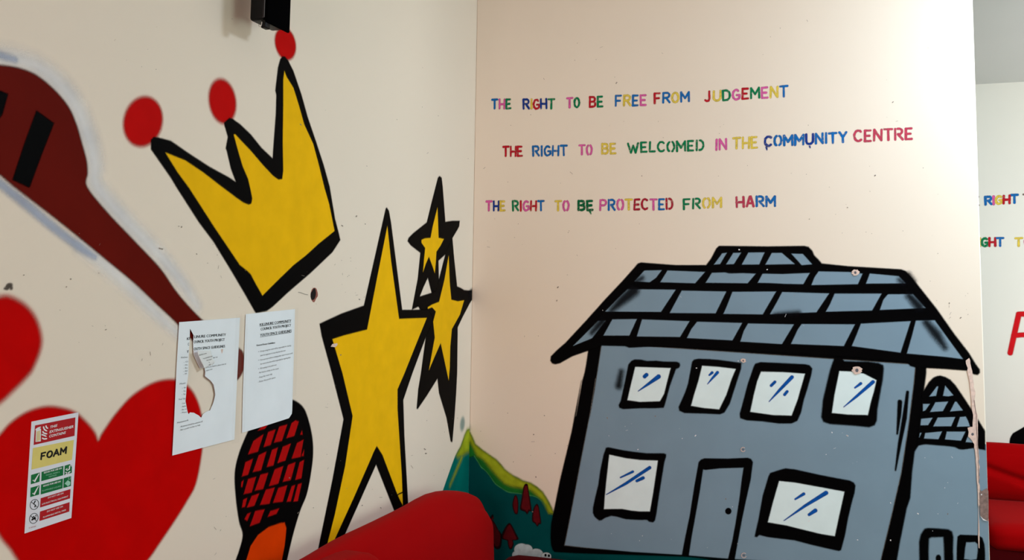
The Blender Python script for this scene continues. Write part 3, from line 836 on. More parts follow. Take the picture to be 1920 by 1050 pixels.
word(RW, t, 'IN', 'p', 1340.6, 1363.5, 282.5, 281.3, 260, 258.7, st=True)
word(RW, t, 'THE', 'y', 1373, 1421.5, 281, 279, 257.5, 255)
word(RW, t, 'COMMUNITY', 'nbbbnbbbb', 1432, 1588.6, 276.5, 268.3, 254.5, 245.5, st=True, lw=4.4)
word(RW, t, 'CENTRE', 'c', 1600, 1711.6, 267.5, 262.7, 243.5, 238.5, st=True, lw=4.2)
paint('drip', RW, [stroke([(1437, 276), (1438, 281)], [4, 2]), stroke([(1518, 274), (1519, 277)], [3, 2])], M['Ln'], 2, t, soft=1.5, res=0.0013)
t = wthing('painted_phrase', RW, (1180, 390), 'bottom line of multicoloured stencil lettering ending in FROM HARM', 'lettering', 'stencilled phrases above the house')
word(RW, t, 'THE', 'pny', 910, 948.3, 397, 397, 376, 376)
word(RW, t, 'RIGHT', 'grprb', 960.2, 1021.5, 397, 396.6, 375.5, 375.5, st=True)
word(RW, t, 'TO', 'yp', 1039.4, 1068, 396.6, 396, 375.5, 375, st=True)
word(RW, t, 'BE', 'd', 1082.2, 1113.5, 396, 395.5, 374.5, 374, st=True, lw=4.7)
word(RW, t, 'PROTECTED', 'pbpymmpbm', 1123.7, 1263, 396, 393.8, 373.5, 371, st=True)
word(RW, t, 'FROM', 'ggyy', 1280.5, 1354, 393.7, 390, 371.6, 369, st=True)
word(RW, t, 'HARM', 'ccbb', 1379.5, 1455, 389.6, 388.3, 367.5, 366, st=True, lw=4.2)
paint('drip', RW, [stroke([(1106, 396), (1108, 401)], [4, 2])], M['Lg'], 2, t, soft=2, res=0.0013)
t = wthing('painted_phrase', FW, (1870, 385), 'upper stencilled RIGHT TO line on the far wall past the wall end', 'lettering', 'stencilled phrases on the far wall')
word(FW, t, 'THE', 'gbk', 1797, 1837, 388, 387, 368.5, 367.5, lw=3.4)
word(FW, t, 'RIGHT', 'bpyrb', 1845.7, 1910.3, 386.2, 382.3, 367.5, 363, st=True, lw=4.6, gap=.3)
word(FW, t, 'TO', 'kg', 1917, 1945, 382, 380.5, 363, 361.5, lw=3.6)
t = wthing('painted_phrase', FW, (1870, 463), 'lower stencilled RIGHT TO line on the far wall past the wall end', 'lettering', 'stencilled phrases on the far wall')
word(FW, t, 'R', 'r', 1813, 1830, 464, 464, 445.5, 445.3)
word(FW, t, 'IGHT', 'ygrb', 1834.5, 1883.2, 464, 463.5, 445, 444.5, gap=.26, lw=4.4)
word(FW, t, 'TO', 'yp', 1902, 1935, 463.6, 462.5, 445, 444, lw=4)
o = paint('painted_letter', FW, [stroke([(1894, 662), (1901, 630), (1910, 590)], [9, 9.5, 9.5]), stroke([(1910, 589), (1932, 588.5), (1950, 662)], [9.5, 10, 9.5]), stroke([(1901, 629), (1915, 628), (1942, 627)], [9.5, 9, 9])], M['redletter'], 2, None, soft=3)
tag(o, 'big red sprayed letter A on the far wall above the right sofa', 'lettering')
o = paint('painted_silhouette', FW, [poly([(1892, 835), (1893.5, 823), (1895.5, 818), (1899, 812.5), (1905, 809), (1914, 804), (1922, 799), (1945, 792), (1965, 800), (1970, 835)])], M['black'], 2, None, soft=2)
tag(o, 'black angular shape on the far wall just over the right sofa', 'mural motif')

# ------------------------------------------------------------------ hill, trees, sheep
g8 = lambda p: crop(820, 780, 3.8875, p)
t = wthing('painted_hill', RW, (960, 1040), 'teal green hill with a lime ridge painted across the wall corner', 'mural motif')
ridge = [(217, 103), (240, 125), (258, 160), (275, 205), (300, 225), (330, 250), (380, 285), (430, 320), (465, 355), (490, 390), (525, 420), (560, 440), (590, 452), (620, 472), (680, 490), (725, 515), (765, 553), (795, 595), (815, 630), (832, 670), (848, 705)]
low = [(835, 715), (812, 712), (790, 670), (770, 630), (745, 603), (720, 590), (660, 575), (600, 565), (520, 555), (470, 527), (420, 490), (385, 440), (350, 398), (322, 375), (300, 340), (270, 292), (240, 300), (213, 310)]
paint('dark_slope', RW, [poly(g8([(200, 235), (213, 240), (270, 250), (330, 340), (420, 470), (520, 540), (600, 550), (720, 575), (790, 640), (815, 690), (860, 720), (880, 760), (880, 1060), (880, 1110), (200, 1110)])),
      poly([(1030, 1025), (1120, 1030), (1300, 1040), (1400, 1046), (1660, 1052), (1660, 1085), (1030, 1085)])], M['tealdark'], 1, t, soft=3)
paint('green_ridge', RW, [poly(g8([(200, 100)] + ridge + low + [(200, 312)]))], M['green'], 2, t, soft=5)
paint('lime_crest', RW, [poly(g8([(200, 100), (217, 106), (238, 128), (256, 165), (275, 208), (330, 253), (430, 322), (490, 392), (560, 442), (620, 474), (680, 492), (765, 555), (832, 672), (846, 708), (815, 705), (790, 655), (765, 610), (725, 575), (680, 535), (600, 520), (540, 512), (490, 490), (440, 440), (395, 390), (340, 320), (290, 285), (262, 230), (240, 190), (214, 215), (200, 218)]))], M['lime'], 3, t, soft=11)
paint('pale_edge', RW, [stroke(g8([(270, 292), (300, 340), (322, 375), (350, 398), (385, 440), (420, 490), (470, 527), (520, 555), (600, 565), (660, 575), (720, 590), (770, 630), (790, 668)]), [2.6, 1.2, 2, 1, 1.2, 2, 1.2, 1.8, 1, 1.2, 1.6, 1.2, 1], True)], M['paleedge'], 3.5, t, soft=2.5, res=0.0016)
paint('left_slope', LW, [poly(g8([(216, 103), (200, 135), (183, 185), (170, 222), (150, 255), (130, 292), (110, 345), (80, 430), (45, 530), (20, 620), (20, 700), (246, 700), (246, 90)]))], M['teal'], 1, t, soft=3)
paint('left_crest', LW, [poly(g8([(216, 103), (200, 138), (172, 222), (140, 285), (150, 300), (180, 290), (216, 262), (246, 258), (246, 92)])), stroke(g8([(178, 300), (150, 370), (120, 440), (92, 505)]), [5, 4, 3, 2])], M['lime'], 2, t, soft=18)
paint('teal_haze', LW, [ellipse(867, 795, 4, 13, 5)], M['tealhaze'], 1, t, soft=12)
paint('teal_haze', RW, [ellipse(878, 802, 3, 8, 0)], M['tealhaze'], 1, t, soft=9)
trees = [
    ('tallest of the three maroon fir trees on the hill ridge', [(650, 493), (660, 503), (665, 540), (675, 600), (688, 690), (672, 692), (655, 716), (642, 700), (605, 680), (608, 640), (615, 600), (628, 520), (638, 498)]),
    ('slim maroon fir tree left of the tallest one on the ridge', [(572, 575), (582, 590), (590, 625), (590, 670), (585, 712), (570, 714), (560, 700), (548, 655), (553, 615), (562, 585)]),
    ('maroon fir tree right of the tallest one, lower on the ridge', [(725, 640), (738, 655), (748, 710), (757, 780), (742, 788), (730, 805), (715, 785), (692, 765), (693, 715), (703, 670), (714, 650)]),
    ('wide maroon tree with a trunk, just above the sheep', [(525, 780), (545, 800), (570, 850), (592, 895), (570, 905), (552, 908), (556, 935), (545, 965), (528, 970), (515, 935), (510, 908), (480, 898), (465, 880), (485, 830), (505, 797)]),
    ('maroon tree partly hidden behind the rounded end of the red sofa', [(405, 718), (408, 735), (398, 750), (425, 790), (445, 830), (468, 860), (470, 900), (465, 945), (450, 968), (420, 960), (380, 880), (370, 780), (382, 745), (395, 725)]),
]
for i, (lb, p) in enumerate(trees):
    t = wthing('painted_tree', RW, g8([p[len(p) // 2]])[0], lb, 'mural motif', 'maroon trees on the painted hill')
    paint('dark_edge', RW, [poly(g8(p), True)], M['maroonedge'], 4, t, soft=2, res=0.0015)
    c_ = (sum(a for a, _ in p) / len(p), sum(b for _, b in p) / len(p))
    paint('foliage', RW, [poly(g8([(c_[0] + (a - c_[0]) * .78, c_[1] + (b_ - c_[1]) * .88) for a, b_ in p]), True)], M['maroon'], 5, t, soft=3, res=0.0015)
t = wthing('painted_sheep', RW, (995, 1050), 'little white painted sheep with two dot eyes at the foot of the hill', 'mural motif')
k7 = lambda p: crop(850, 880, 6.176, p)
def el7(cx, cy, rx, ry):
    (x, y), = k7([(cx, cy)])
    return ellipse(x, y, rx / 6.176, ry / 6.176)
paint('fleece', RW, [el7(790, 930, 85, 72), el7(740, 990, 58, 50), el7(850, 930, 68, 60), el7(840, 1000, 90, 60), el7(960, 985, 80, 66), el7(900, 1040, 95, 40), el7(1000, 1020, 55, 45)], M['fleece'], 4, t, soft=2.5, res=0.0015)
hd = paint('head', RW, [el7(1075, 1005, 58, 42), el7(1098, 1010, 36, 38)], M['sheepface'], 5, t, soft=2, res=0.0013)
paint('eye', RW, [el7(1068, 994, 12, 17)], M['black'], 6, t, soft=1, res=0.001)
paint('eye', RW, [el7(1107, 1000, 12, 16)], M['black'], 6, t, soft=1, res=0.001)

# ------------------------------------------------------------------ painted house
a3 = lambda p: crop(1000, 430, 3, p)
a4 = lambda p: crop(1440, 430, 3, p)
a5 = lambda p: crop(1000, 700, 3, p)
a6 = lambda p: crop(1440, 700, 3, p)
XR = [(1852, 845), (1862, 1090)]
t = wthing('painted_house', RW, (1300, 1045), 'large grey house with black outlines and tiled roof painted on the right-hand wall', 'mural motif')
paint('side_wing', RW, [poly(a6([(820, 370), (1000, 380), (1080, 395), (1226, 400)]) + [(1850.5, 836), (1852, 900), (1855, 1050), (1856, 1090), (1660, 1090), (1690, 960)])], M['grey'], 2, t, soft=2, res=0.0025)
body = a3([(385, 640), (345, 900), (318, 1050)]) + a5([(350, 30), (320, 220), (265, 500), (205, 820), (175, 968), (280, 980), (550, 1005), (835, 1022), (1110, 1045), (1400, 1060)]) + [(1640, 1075)] + a6([(635, 1050), (700, 780), (750, 560), (790, 300), (820, 60)]) + a4([(830, 760)])
paint('facade', RW, [poly(body)], M['grey'], 3, t, soft=2.5, res=0.0025)
out_left = a3([(305, 640), (308, 685), (297, 760), (290, 800), (276, 850), (240, 1050)]) + a5([(270, 40), (215, 330), (150, 600), (118, 760), (100, 850), (97, 920), (100, 965), (108, 992), (120, 1005), (180, 1008), (250, 1012), (840, 1030), (1100, 1049), (1480, 1066)]) + [(1600, 1070), (1600, 1085), (1682, 1085)]
out_right = a6([(725, 1050), (740, 960), (780, 760), (800, 700), (810, 560), (825, 440), (850, 400), (870, 150), (890, 0)]) + a4([(890, 760)])
paint('outline', RW, [poly(out_left + out_right + a4([(830, 740), (390, 700)]) + a3([(660, 645)])), hole(body)], M['black'], 4, t, soft=3.5, res=0.0022)
# roof
roof = [(1032, 676), (1033, 668), (1045, 656), (1060, 643), (1100, 600), (1133, 563), (1167, 527), (1191, 500), (1196, 494), (1202, 492), (1213, 493), (1267, 497), (1324, 497), (1333, 485), (1343, 466), (1348, 461), (1358, 461), (1440, 462), (1508, 461), (1516, 463), (1523, 470), (1527, 479), (1534, 486), (1541, 494), (1590, 499), (1640, 502), (1690, 505), (1698, 508), (1706, 516), (1724, 538), (1757, 580), (1790, 627), (1817, 662), (1829, 682), (1837, 693), (1837, 699), (1833, 703), (1827, 702), (1813, 695), (1773, 692), (1737, 690), (1720, 690), (1706, 686), (1703, 680), (1663, 676), (1573, 668), (1507, 664), (1440, 660), (1400, 658), (1333, 653), (1217, 650), (1180, 652), (1172, 649), (1128, 648), (1102, 658), (1073, 668), (1050, 681), (1041, 683), (1035, 681)]
rf = paint('roof', RW, [poly(roof)], M['black'], 5, t, soft=3.2, res=0.0022)
tiles = [a3(p) for p in (
    [(1062, 136), (1088, 132), (1050, 195), (1017, 198)], [(1125, 133), (1168, 132), (1128, 195), (1085, 197)], [(1210, 131), (1300, 130), (1270, 197), (1173, 198)], [(1342, 133), (1397, 133), (1470, 195), (1306, 198)],
    [(570, 292), (625, 232), (722, 230), (690, 272), (655, 297)], [(715, 297), (755, 232), (965, 240), (910, 303)], [(970, 300), (1005, 245), (1080, 243), (1100, 249), (1180, 247), (1250, 250), (1205, 303)], [(1263, 300), (1290, 250), (1400, 252), (1554, 246), (1518, 308), (1410, 306), (1340, 302)],
    [(405, 462), (470, 395), (530, 337), (800, 340), (718, 464)], [(768, 470), (835, 345), (1085, 350), (1025, 472)], [(1070, 475), (1090, 430), (1120, 352), (1365, 350), (1290, 478)],
    [(225, 655), (290, 590), (365, 515), (405, 515), (330, 612)], [(395, 597), (445, 507), (582, 505), (540, 597)], [(583, 602), (612, 507), (878, 517), (825, 605)], [(865, 611), (890, 560), (922, 520), (1174, 527), (1120, 624)], [(1165, 631), (1185, 570), (1208, 530), (1465, 535), (1398, 645)])]
tiles += [a4(p) for p in (
    [(132, 137), (195, 139), (215, 160), (247, 196), (190, 201)], [(245, 313), (262, 270), (285, 237), (470, 241), (531, 250), (505, 308)], [(552, 305), (573, 249), (735, 264), (772, 303)],
    [(12, 477), (50, 410), (80, 353), (343, 361), (272, 466)], [(326, 463), (350, 420), (375, 362), (638, 362), (585, 456)], [(630, 453), (650, 395), (675, 366), (815, 365), (885, 442)],
    [(130, 644), (170, 560), (190, 533), (488, 535), (426, 656)], [(472, 656), (500, 590), (523, 531), (802, 517), (745, 693)], [(782, 698), (810, 600), (832, 514), (937, 512), (1095, 729), (1000, 717)])]
paint('roof_tiles', RW, [poly(p) for p in tiles], M['grey'], 6, rf, soft=2.2, res=0.0018)
for st_ in (stroke(a3([(565, 345), (500, 400), (440, 455)]), [20, 16, 8]), stroke(a3([(385, 520), (330, 580)]), [14, 8]), stroke(a4([(795, 375), (850, 435)]), [12, 16]), stroke(a4([(890, 525), (945, 590), (995, 665)]), [12, 16, 8]),
            stroke(a4([(40, 478), (170, 470)]), [4, 7]), stroke(a4([(740, 285), (760, 300)]), [6, 8]), stroke(a3([(580, 290), (610, 275)]), [5, 8])):
    paint('overspray', RW, [st_], M['smudge'], 7, rf, soft=14, res=0.003)
for st_ in (stroke(a3([(495, 800), (480, 880)]), [8, 12]), stroke(a4([(790, 250), (820, 290)]), [6, 6])):
    paint('overspray', RW, [st_], M['smudge'], 4, t, soft=13, res=0.003)

def window(outer, pane, streaks, name='window', soft=3.2):
    w = paint(name, RW, [poly(outer)], M['black'], 5, t, soft=soft, res=0.002)
    paint('pane', RW, [poly(pane)], M['pane'], 6, w, soft=2.5, res=0.002)
    for p, wd in streaks:
        paint('reflection', RW, [stroke(p, wd)], M['blue'], 7, w, soft=2.2, res=0.0014)
window(a3([(535, 760), (552, 740), (570, 732), (605, 733), (640, 741), (690, 739), (735, 744), (808, 745), (822, 752), (826, 765), (820, 778), (802, 786), (790, 820), (768, 880), (740, 985), (733, 1003), (690, 1006), (600, 1006), (505, 1011), (484, 1003), (480, 988), (492, 965), (515, 860)]),
       a3([(574, 774), (772, 781), (755, 845), (735, 925), (712, 966), (600, 970), (530, 960), (548, 880)]),
       [(a3([(590, 910), (640, 875), (705, 828)]), [1.2, 4.5, 8]), (a3([(626, 828), (637, 818)]), [7, 7])])
window(a3([(893, 745), (905, 733), (930, 728), (990, 730), (1040, 734), (1100, 742), (1170, 752), (1168, 785), (1150, 840), (1105, 980), (1075, 1030), (1050, 1040), (960, 1036), (850, 1033), (822, 1020), (817, 1000), (835, 960), (855, 915), (870, 870), (883, 800)]),
       a3([(950, 768), (1040, 774), (1138, 786), (1115, 840), (1085, 930), (1045, 1012), (960, 1004), (888, 992), (905, 930), (930, 850)]),
       [(a3([(980, 870), (1005, 840), (1036, 805)]), [1.2, 3.5, 5.5]), (a3([(990, 820), (1006, 806)]), [3, 5])])
window([(1413, 688), (1416, 682), (1426, 679), (1470, 681), (1510, 683), (1518, 685), (1523, 691), (1521, 703), (1514, 728), (1507, 750), (1502, 773), (1495, 789), (1484, 794), (1460, 794), (1430, 790), (1400, 788), (1388, 784), (1387, 776), (1392, 758), (1402, 720)],
       [(1427, 697), (1470, 698), (1509, 701), (1503, 722), (1495, 750), (1484, 779), (1450, 778), (1407, 772), (1413, 743), (1420, 715)],
       [([(1442, 753), (1462, 731), (1485, 707)], [1.2, 5, 6.5]), ([(1446, 723), (1453, 716)], [5, 5]), ([(1471, 740), (1476, 734)], [5, 5])])
window([(1561, 680), (1564, 672), (1571, 669), (1578, 670), (1583, 677), (1605, 678), (1627, 678), (1648, 681), (1656, 685), (1657, 692), (1655, 712), (1649, 745), (1645, 767), (1644, 788), (1640, 797), (1630, 801), (1600, 798), (1556, 795), (1544, 791), (1540, 782), (1543, 750), (1550, 720), (1556, 695)],
       [(1574, 696), (1600, 697), (1620, 701), (1643, 713), (1638, 735), (1633, 752), (1627, 778), (1590, 777), (1560, 774), (1565, 740)],
       [([(1582, 763), (1605, 744), (1637, 716)], [1.2, 4.5, 6.5]), ([(1603, 727), (1614, 719)], [3, 5])], soft=4.5)
window(a5([(408, 420), (420, 416), (442, 420), (500, 432), (560, 441), (640, 450), (735, 450), (747, 456), (746, 470), (737, 500), (722, 590), (708, 680), (692, 790), (684, 828), (672, 838), (652, 834), (640, 824), (590, 824), (520, 820), (470, 806), (440, 801), (405, 812), (385, 825), (370, 828), (345, 806), (335, 785), (336, 755), (350, 690), (365, 630), (378, 540), (395, 460)]),
       a5([(428, 458), (470, 467), (520, 478), (600, 488), (700, 491), (690, 560), (672, 680), (655, 776), (600, 776), (550, 771), (500, 762), (450, 762), (398, 763), (403, 690), (412, 600)]),
       [(a5([(410, 682), (520, 620), (655, 530)]), [1.2, 5, 6]), (a5([(490, 586), (560, 553)]), [2.5, 4.5]), (a5([(582, 605), (618, 588)]), [5, 6])])
window([(1441, 893), (1444, 887), (1462, 881), (1473, 878), (1490, 880), (1540, 891), (1593, 901), (1601, 905), (1604, 911), (1602, 925), (1597, 942), (1590, 972), (1584, 1005), (1577, 1031), (1573, 1033), (1550, 1028), (1520, 1021), (1490, 1013), (1440, 1007), (1424, 1003), (1419, 1007), (1415, 1006), (1418, 992), (1422, 975), (1430, 930)],
       [(1461, 902), (1490, 905), (1540, 914), (1583, 922), (1578, 945), (1573, 967), (1565, 1005), (1540, 1001), (1507, 993), (1475, 985), (1440, 979), (1450, 940)],
       [([(1470, 976), (1510, 948), (1549, 924)], [1.2, 5, 7.5]), ([(1491, 936), (1507, 926)], [3, 5.5]), ([(1517, 965), (1529, 957)], [5, 7])])
# front door
dr = paint('door', RW, [poly(a5([(835, 1025), (857, 910), (880, 800), (905, 640), (930, 500), (942, 486), (962, 478), (1090, 480), (1205, 475), (1225, 482), (1235, 500), (1222, 600), (1195, 720), (1172, 830), (1150, 950), (1130, 1060), (1095, 1060)]) + [(1365, 1054)]),
     hole(a5([(873, 1035), (890, 920), (912, 800), (935, 670), (955, 540), (970, 543), (1050, 534), (1183, 530), (1172, 600), (1160, 700), (1140, 830), (1120, 940), (1095, 1046)]))], M['black'], 5, t, soft=2.5, res=0.002)
paint('knob', RW, [ellipse(1365.7, 958.3, 5.8, 6)], M['black'], 6, dr, soft=1.5, res=0.0012)
# two dashes on the facade
paint('dash', RW, [stroke(a6([(742, 160), (738, 230), (727, 340)]), [8, 7, 3])], M['black'], 5, t, soft=3)
paint('dash', RW, [stroke(a6([(785, 105), (768, 250), (740, 400), (717, 545)]), [5, 8, 6, 2.5])], M['black'], 5, t, soft=3)
# small turret of the side wing
tu = paint('turret', RW, [poly([(1730, 735), (1735, 727), (1742, 716), (1750, 708), (1757, 705), (1763, 704), (1773, 707), (1782, 712), (1792, 723), (1807, 745), (1818, 762), (1831, 782), (1842, 800), (1847, 808), (1847.5, 844), (1826, 840), (1805, 843), (1798, 842), (1790, 838), (1773, 836), (1735, 833), (1718, 836)])], M['black'], 5, t, soft=3.5, res=0.002)
tc_ = [a6(p) for p in ([(908, 130), (950, 74), (957, 74), (945, 126)], [(985, 126), (997, 70), (1042, 123), (1015, 129)], [(872, 172), (910, 172), (885, 208), (872, 212)], [(942, 163), (1012, 159), (983, 212), (912, 217)], [(1052, 160), (1060, 160), (1095, 208), (1025, 214)],
       [(862, 256), (925, 250), (900, 291), (858, 292)], [(955, 249), (1052, 246), (1030, 297), (930, 298)], [(1080, 246), (1112, 243), (1125, 268), (1135, 298), (1063, 300)], [(855, 335), (863, 335), (851, 360)], [(885, 336), (978, 327), (958, 370), (878, 366)], [(1006, 328), (1110, 328), (1085, 378), (996, 371)], [(1128, 345), (1160, 375), (1165, 390), (1112, 386)])]
paint('turret_tiles', RW, [poly(p) for p in tc_], M['grey'], 6, tu, soft=2, res=0.0015)
sd = paint('side_door', RW, [poly(a6([(855, 1120), (852, 1050), (850, 950), (860, 905), (880, 875), (900, 870), (960, 873), (1015, 878), (1035, 890), (1042, 920), (1040, 1000), (1045, 1120)])), hole(a6([(905, 1120), (903, 1000), (905, 930), (918, 922), (986, 920), (990, 980), (992, 1120)]))], M['black'], 5, t, soft=4.5, res=0.002)
paint('knob', RW, [ellipse(1759.5, 1047, 5, 7)], M['black'], 6, sd, soft=3, res=0.0015)
paint('side_window', RW, [poly(a6([(1060, 1130), (1062, 980), (1066, 918), (1080, 908), (1185, 911), (1205, 925), (1217, 960), (1221, 1010), (1220, 1130)])), hole(a6([(1103, 1044), (1108, 985), (1115, 950), (1165, 948), (1180, 962), (1180, 1000), (1174, 1046), (1140, 1050)]))], M['black'], 5, t, soft=2.5, res=0.002)

# ------------------------------------------------------------------ damage to the plaster
def blob(name, wall, pts, mat, lift, thick, parent=None):
    return slab(name, wall, pts, mat, lift, thick, parent)
t = wthing('plaster_strip', RW, (1830, 900), 'long ragged strip of bare pink plaster down the free end of the house wall', 'damaged plaster')
r = random.Random(3)
cl = [(1815, 676, 8), (1818, 690, 8), (1820, 705, 8), (1822, 720, 8), (1824, 735, 8), (1824.5, 750, 7), (1826, 765, 8), (1828, 778, 8), (1828, 792, 9), (1828, 806, 12), (1829, 820, 9), (1830, 834, 7), (1831, 845, 6), (1832, 860, 6), (1833, 875, 6), (1833.5, 890, 6), (1834, 905, 4), (1835, 920, 3), (1835, 945, 2.2), (1835, 970, 2), (1834.5, 1000, 2), (1836, 1022, 2.5)]
L_, R_ = [], []
for x, y, w in cl:
    for dy in (0, 5):
        L_.append((x - w / 2 + r.uniform(-.8, .8), y + dy)); R_.append((x + w / 2 + r.uniform(-1, 1), y + dy))
slab('bare_plaster', RW, [(1817, 671)] + R_ + [(1837, 1028)] + L_[::-1], M['plaster'], 0.0022, 0.0004, t)
sh = [(x + w * .28 + r.uniform(-.5, .5), y) for x, y, w in cl[5:17]]
sheet('broken_edge', RW, [thick_line(sh, [1.2 + r.uniform(-.4, .6) for _ in sh])], M['plasterdark'], 0.0028, t)
slab('chipped_patch', RW, [(1814, 802), (1820, 800), (1828, 801), (1829, 822), (1826, 832), (1821, 824), (1815, 818), (1816, 810)], M['plaster'], 0.0022, 0.0005, t)
sheet('screw_plug', RW, [ellipse(1823.3, 814, 2.6, 2.6, n=14)[1]], M['plug'], 0.003, t)
slab('grey_patch', RW, [(1837, 917), (1840, 921), (1845, 918), (1850, 915), (1852.8, 920), (1853.5, 950), (1853, 977), (1846, 974), (1838, 967), (1836, 940)], M['plasterdark'], 0.0022, 0.0004, t)
sheet('white_edge', RW, [[(1837, 966), (1843, 972), (1852, 977), (1843, 975)]], M['s_white'], 0.003, t)
sheet('white_chip', RW, [ellipse(1840, 927, 1.3, 1.5, n=8)[1]], M['s_white'], 0.003, t)

def plug(label, c, rad, pts=None):
    t = wthing('wall_plug', RW, c, label, 'wall plug', 'broken out wall plugs on the house')
    q = [(c[0] + rad * (1 + r.uniform(-.18, .28)) * math.cos(a), c[1] + rad * .85 * (1 + r.uniform(-.18, .22)) * math.sin(a)) for a in (2 * math.pi * i / 18 for i in range(18))]
    slab('bare_plaster', RW, q, M['plaster'], 0.0022, 0.0004, t)
    sheet('screw_hole', RW, [ellipse(c[0] - .4, c[1] + .2, rad * .34, rad * .38, n=14)[1]], M['plug'], 0.0029, t)
plug('chipped pink wall plug hole on the top row of roof tiles', (1604, 511), 7)
plug('chipped pink wall plug hole at the top of the rightmost upper window', (1607, 694), 9)
plug('small chipped hole right of the second upper window of the house', (1394, 676), 4.5)
for c, rr, lb in (((1393.5, 842.5), 4, 'small round paint chip above the painted front door'), ((1395, 1041), 4.5, 'small round paint chip at the foot of the painted front door')):
    t = wthing('paint_chip', RW, c, lb, 'paint chip', 'round paint chips by the front door')
    sheet('flake', RW, [thick_line([(c[0] + rr * math.cos(a), c[1] + rr * math.sin(a)) for a in (math.radians(d) for d in range(20, 330, 20))], 1.3)], M['plaster'], 0.0025, t)
    sheet('chip_centre', RW, [ellipse(c[0], c[1], rr * .35, rr * .35, n=10)[1]], M['plug'], 0.0025, t)
o = slab('paint_chip', LW, [(619, 650), (622, 645), (631, 643.5), (632, 646), (628, 651)], M['plaster'], 0.002, 0.0004)
tag(o, 'small pink chip on the left arm of the largest star', 'paint chip')
o = paint('grey_smudge', LW, [ellipse(17, 536, 7, 5, -25), ellipse(12, 541, 5, 3), ellipse(21, 540, 3, 4)], M['scuff'], 1, None, soft=4)
tag(o, 'grey thumb-sized smudge above the smaller red heart', 'smudge')

# fine scuffs, flecks and hairline marks nobody could count
def flecks(name, wall, spots, n, seed, label, cells_, mat='fleck'):
    r = random.Random(seed)
    it = []
    for x, y in spots:
        it.append(stroke([(x, y), (x + r.uniform(-3, 3), y + r.uniform(-3, 3))], r.uniform(1.2, 2.2)))
    for _ in range(n):
        c = r.choice(cells_)
        x, y = r.uniform(c[0], c[2]), r.uniform(c[1], c[3])
        if r.random() < .25:
            a = r.uniform(0, 6.28); l = r.uniform(2, 7)
            it.append(stroke([(x, y), (x + l * math.cos(a), y + l * math.sin(a))], r.uniform(.35, .6)))
        else:
            it.append(stroke([(x, y), (x + r.uniform(-1.2, 1.2), y + r.uniform(-1.2, 1.2))], r.uniform(.5, 1.3)))
    V, Fs = [], []
    for _, pts, w in it:
        pts = [(pts[0][0] - .3, pts[0][1])] + list(pts[1:])
        pg = wall.uvs(thick_line(pts, w))
        k = len(V)
        V += [wall.xyz(u, z, 0.0009) for u, z in pg]
        Fs.append(tuple(range(k, k + len(pg))))
    o = mesh_obj(name, V, Fs, M[mat])
    tag(o, label, 'wall marks', kind='stuff')
M['fleck'] = plain_mat('fleck_grey', (140, 128, 118), 0.8, 0.3, 50)
flecks('scuff_marks', LW, [(44, 515), (298, 465), (305, 467), (368, 475), (335, 425), (340, 427), (133, 522), (186, 511), (124, 539), (197, 619), (795, 841), (797, 850), (669, 404), (640, 422), (685, 421), (675, 562), (640, 665), (543, 895), (588, 952), (560, 960), (713, 951), (678, 948), (565, 235)], 90, 5, 'tiny scuffs and flecks scattered over the left wall',
       [(0, 400, 300, 550), (100, 560, 330, 720), (560, 100, 880, 380), (560, 480, 690, 600), (590, 700, 640, 900), (650, 900, 740, 940), (180, 20, 500, 150), (770, 760, 860, 900), (400, 850, 440, 1040), (380, 450, 460, 560), (640, 480, 680, 560)])
flecks('scuff_marks', RW, [(1153, 145), (1155, 157), (1045, 540), (1044, 565), (1203, 330), (1022, 780), (1005, 893), (1000, 815), (1000, 960), (1517, 411), (1590, 390), (1640, 330), (1673, 193), (1780, 570), (1800, 597), (1230, 780), (1140, 785), (1777, 965), (1361, 934), (1490, 553)], 85, 9, 'tiny scuffs and flecks scattered over the house wall',
       [(900, 20, 1800, 150), (900, 215, 1780, 260), (900, 310, 1780, 365), (900, 410, 1300, 480), (900, 480, 1080, 850), (1560, 380, 1820, 500), (1740, 520, 1820, 600), (960, 820, 1060, 880)])

flecks('white_chips', RW, [(1561, 812), (1589, 818), (1588, 816), (1550, 852), (1671, 944), (1720, 962), (1516, 978), (1196, 842), (1303, 818), (1279, 822), (1670, 1014), (1607, 1012), (1385, 468), (1305, 690), (1130, 582), (1385, 676), (1440, 505), (1190, 739)], 26, 4, 'tiny white flecks where paint has come off the grey house',
       [(1120, 790, 1300, 840), (1480, 810, 1680, 870), (1720, 850, 1820, 1000), (1110, 1000, 1280, 1020), (1320, 880, 1390, 1030), (1180, 500, 1680, 640)], 's_white')

# ------------------------------------------------------------------ black wall speaker
def rbox(lo, hi, rad, seg=4):
    bm = bmesh.new()
    bmesh.ops.create_cube(bm, size=1)
    c = [(lo[i] + hi[i]) / 2 for i in range(3)]
    s = [hi[i] - lo[i] for i in range(3)]
    for v in bm.verts:
        v.co = Vector([c[i] + v.co[i] * s[i] for i in range(3)])
    bmesh.ops.bevel(bm, geom=list(bm.edges), offset=rad, segments=seg, affect='EDGES', profile=0.5)
    return bm
def bm_obj(name, bm, mat, parent=None, sm=True):
    org = parent.location.copy() if parent is not None else Vector()
    me = bpy.data.meshes.new(name)
    for v in bm.verts: v.co = v.co - org
    bm.to_mesh(me); bm.free()
    if sm: me.polygons.foreach_set('use_smooth', [True] * len(me.polygons))
    return link(name, me, mat, parent)
M['strip'] = plain_mat('grey_edge_highlight', (92, 96, 100), 0.5, 0.05)  # highlight along the cabinet edge, coloured in as a thin grey bar
t = thing('wall_speaker', (0, -1.64, 2.165), 'slim black box speaker mounted high on the left wall above the crown', 'speaker')
bm_obj('cabinet', rbox((0.048, -1.688, 2.168), (0.094, -1.590, 2.52), 0.008), M['plastic'], t)
bm_obj('front_grille', rbox((0.0945, -1.690, 2.160), (0.103, -1.588, 2.525), 0.004), M['cloth'], t)
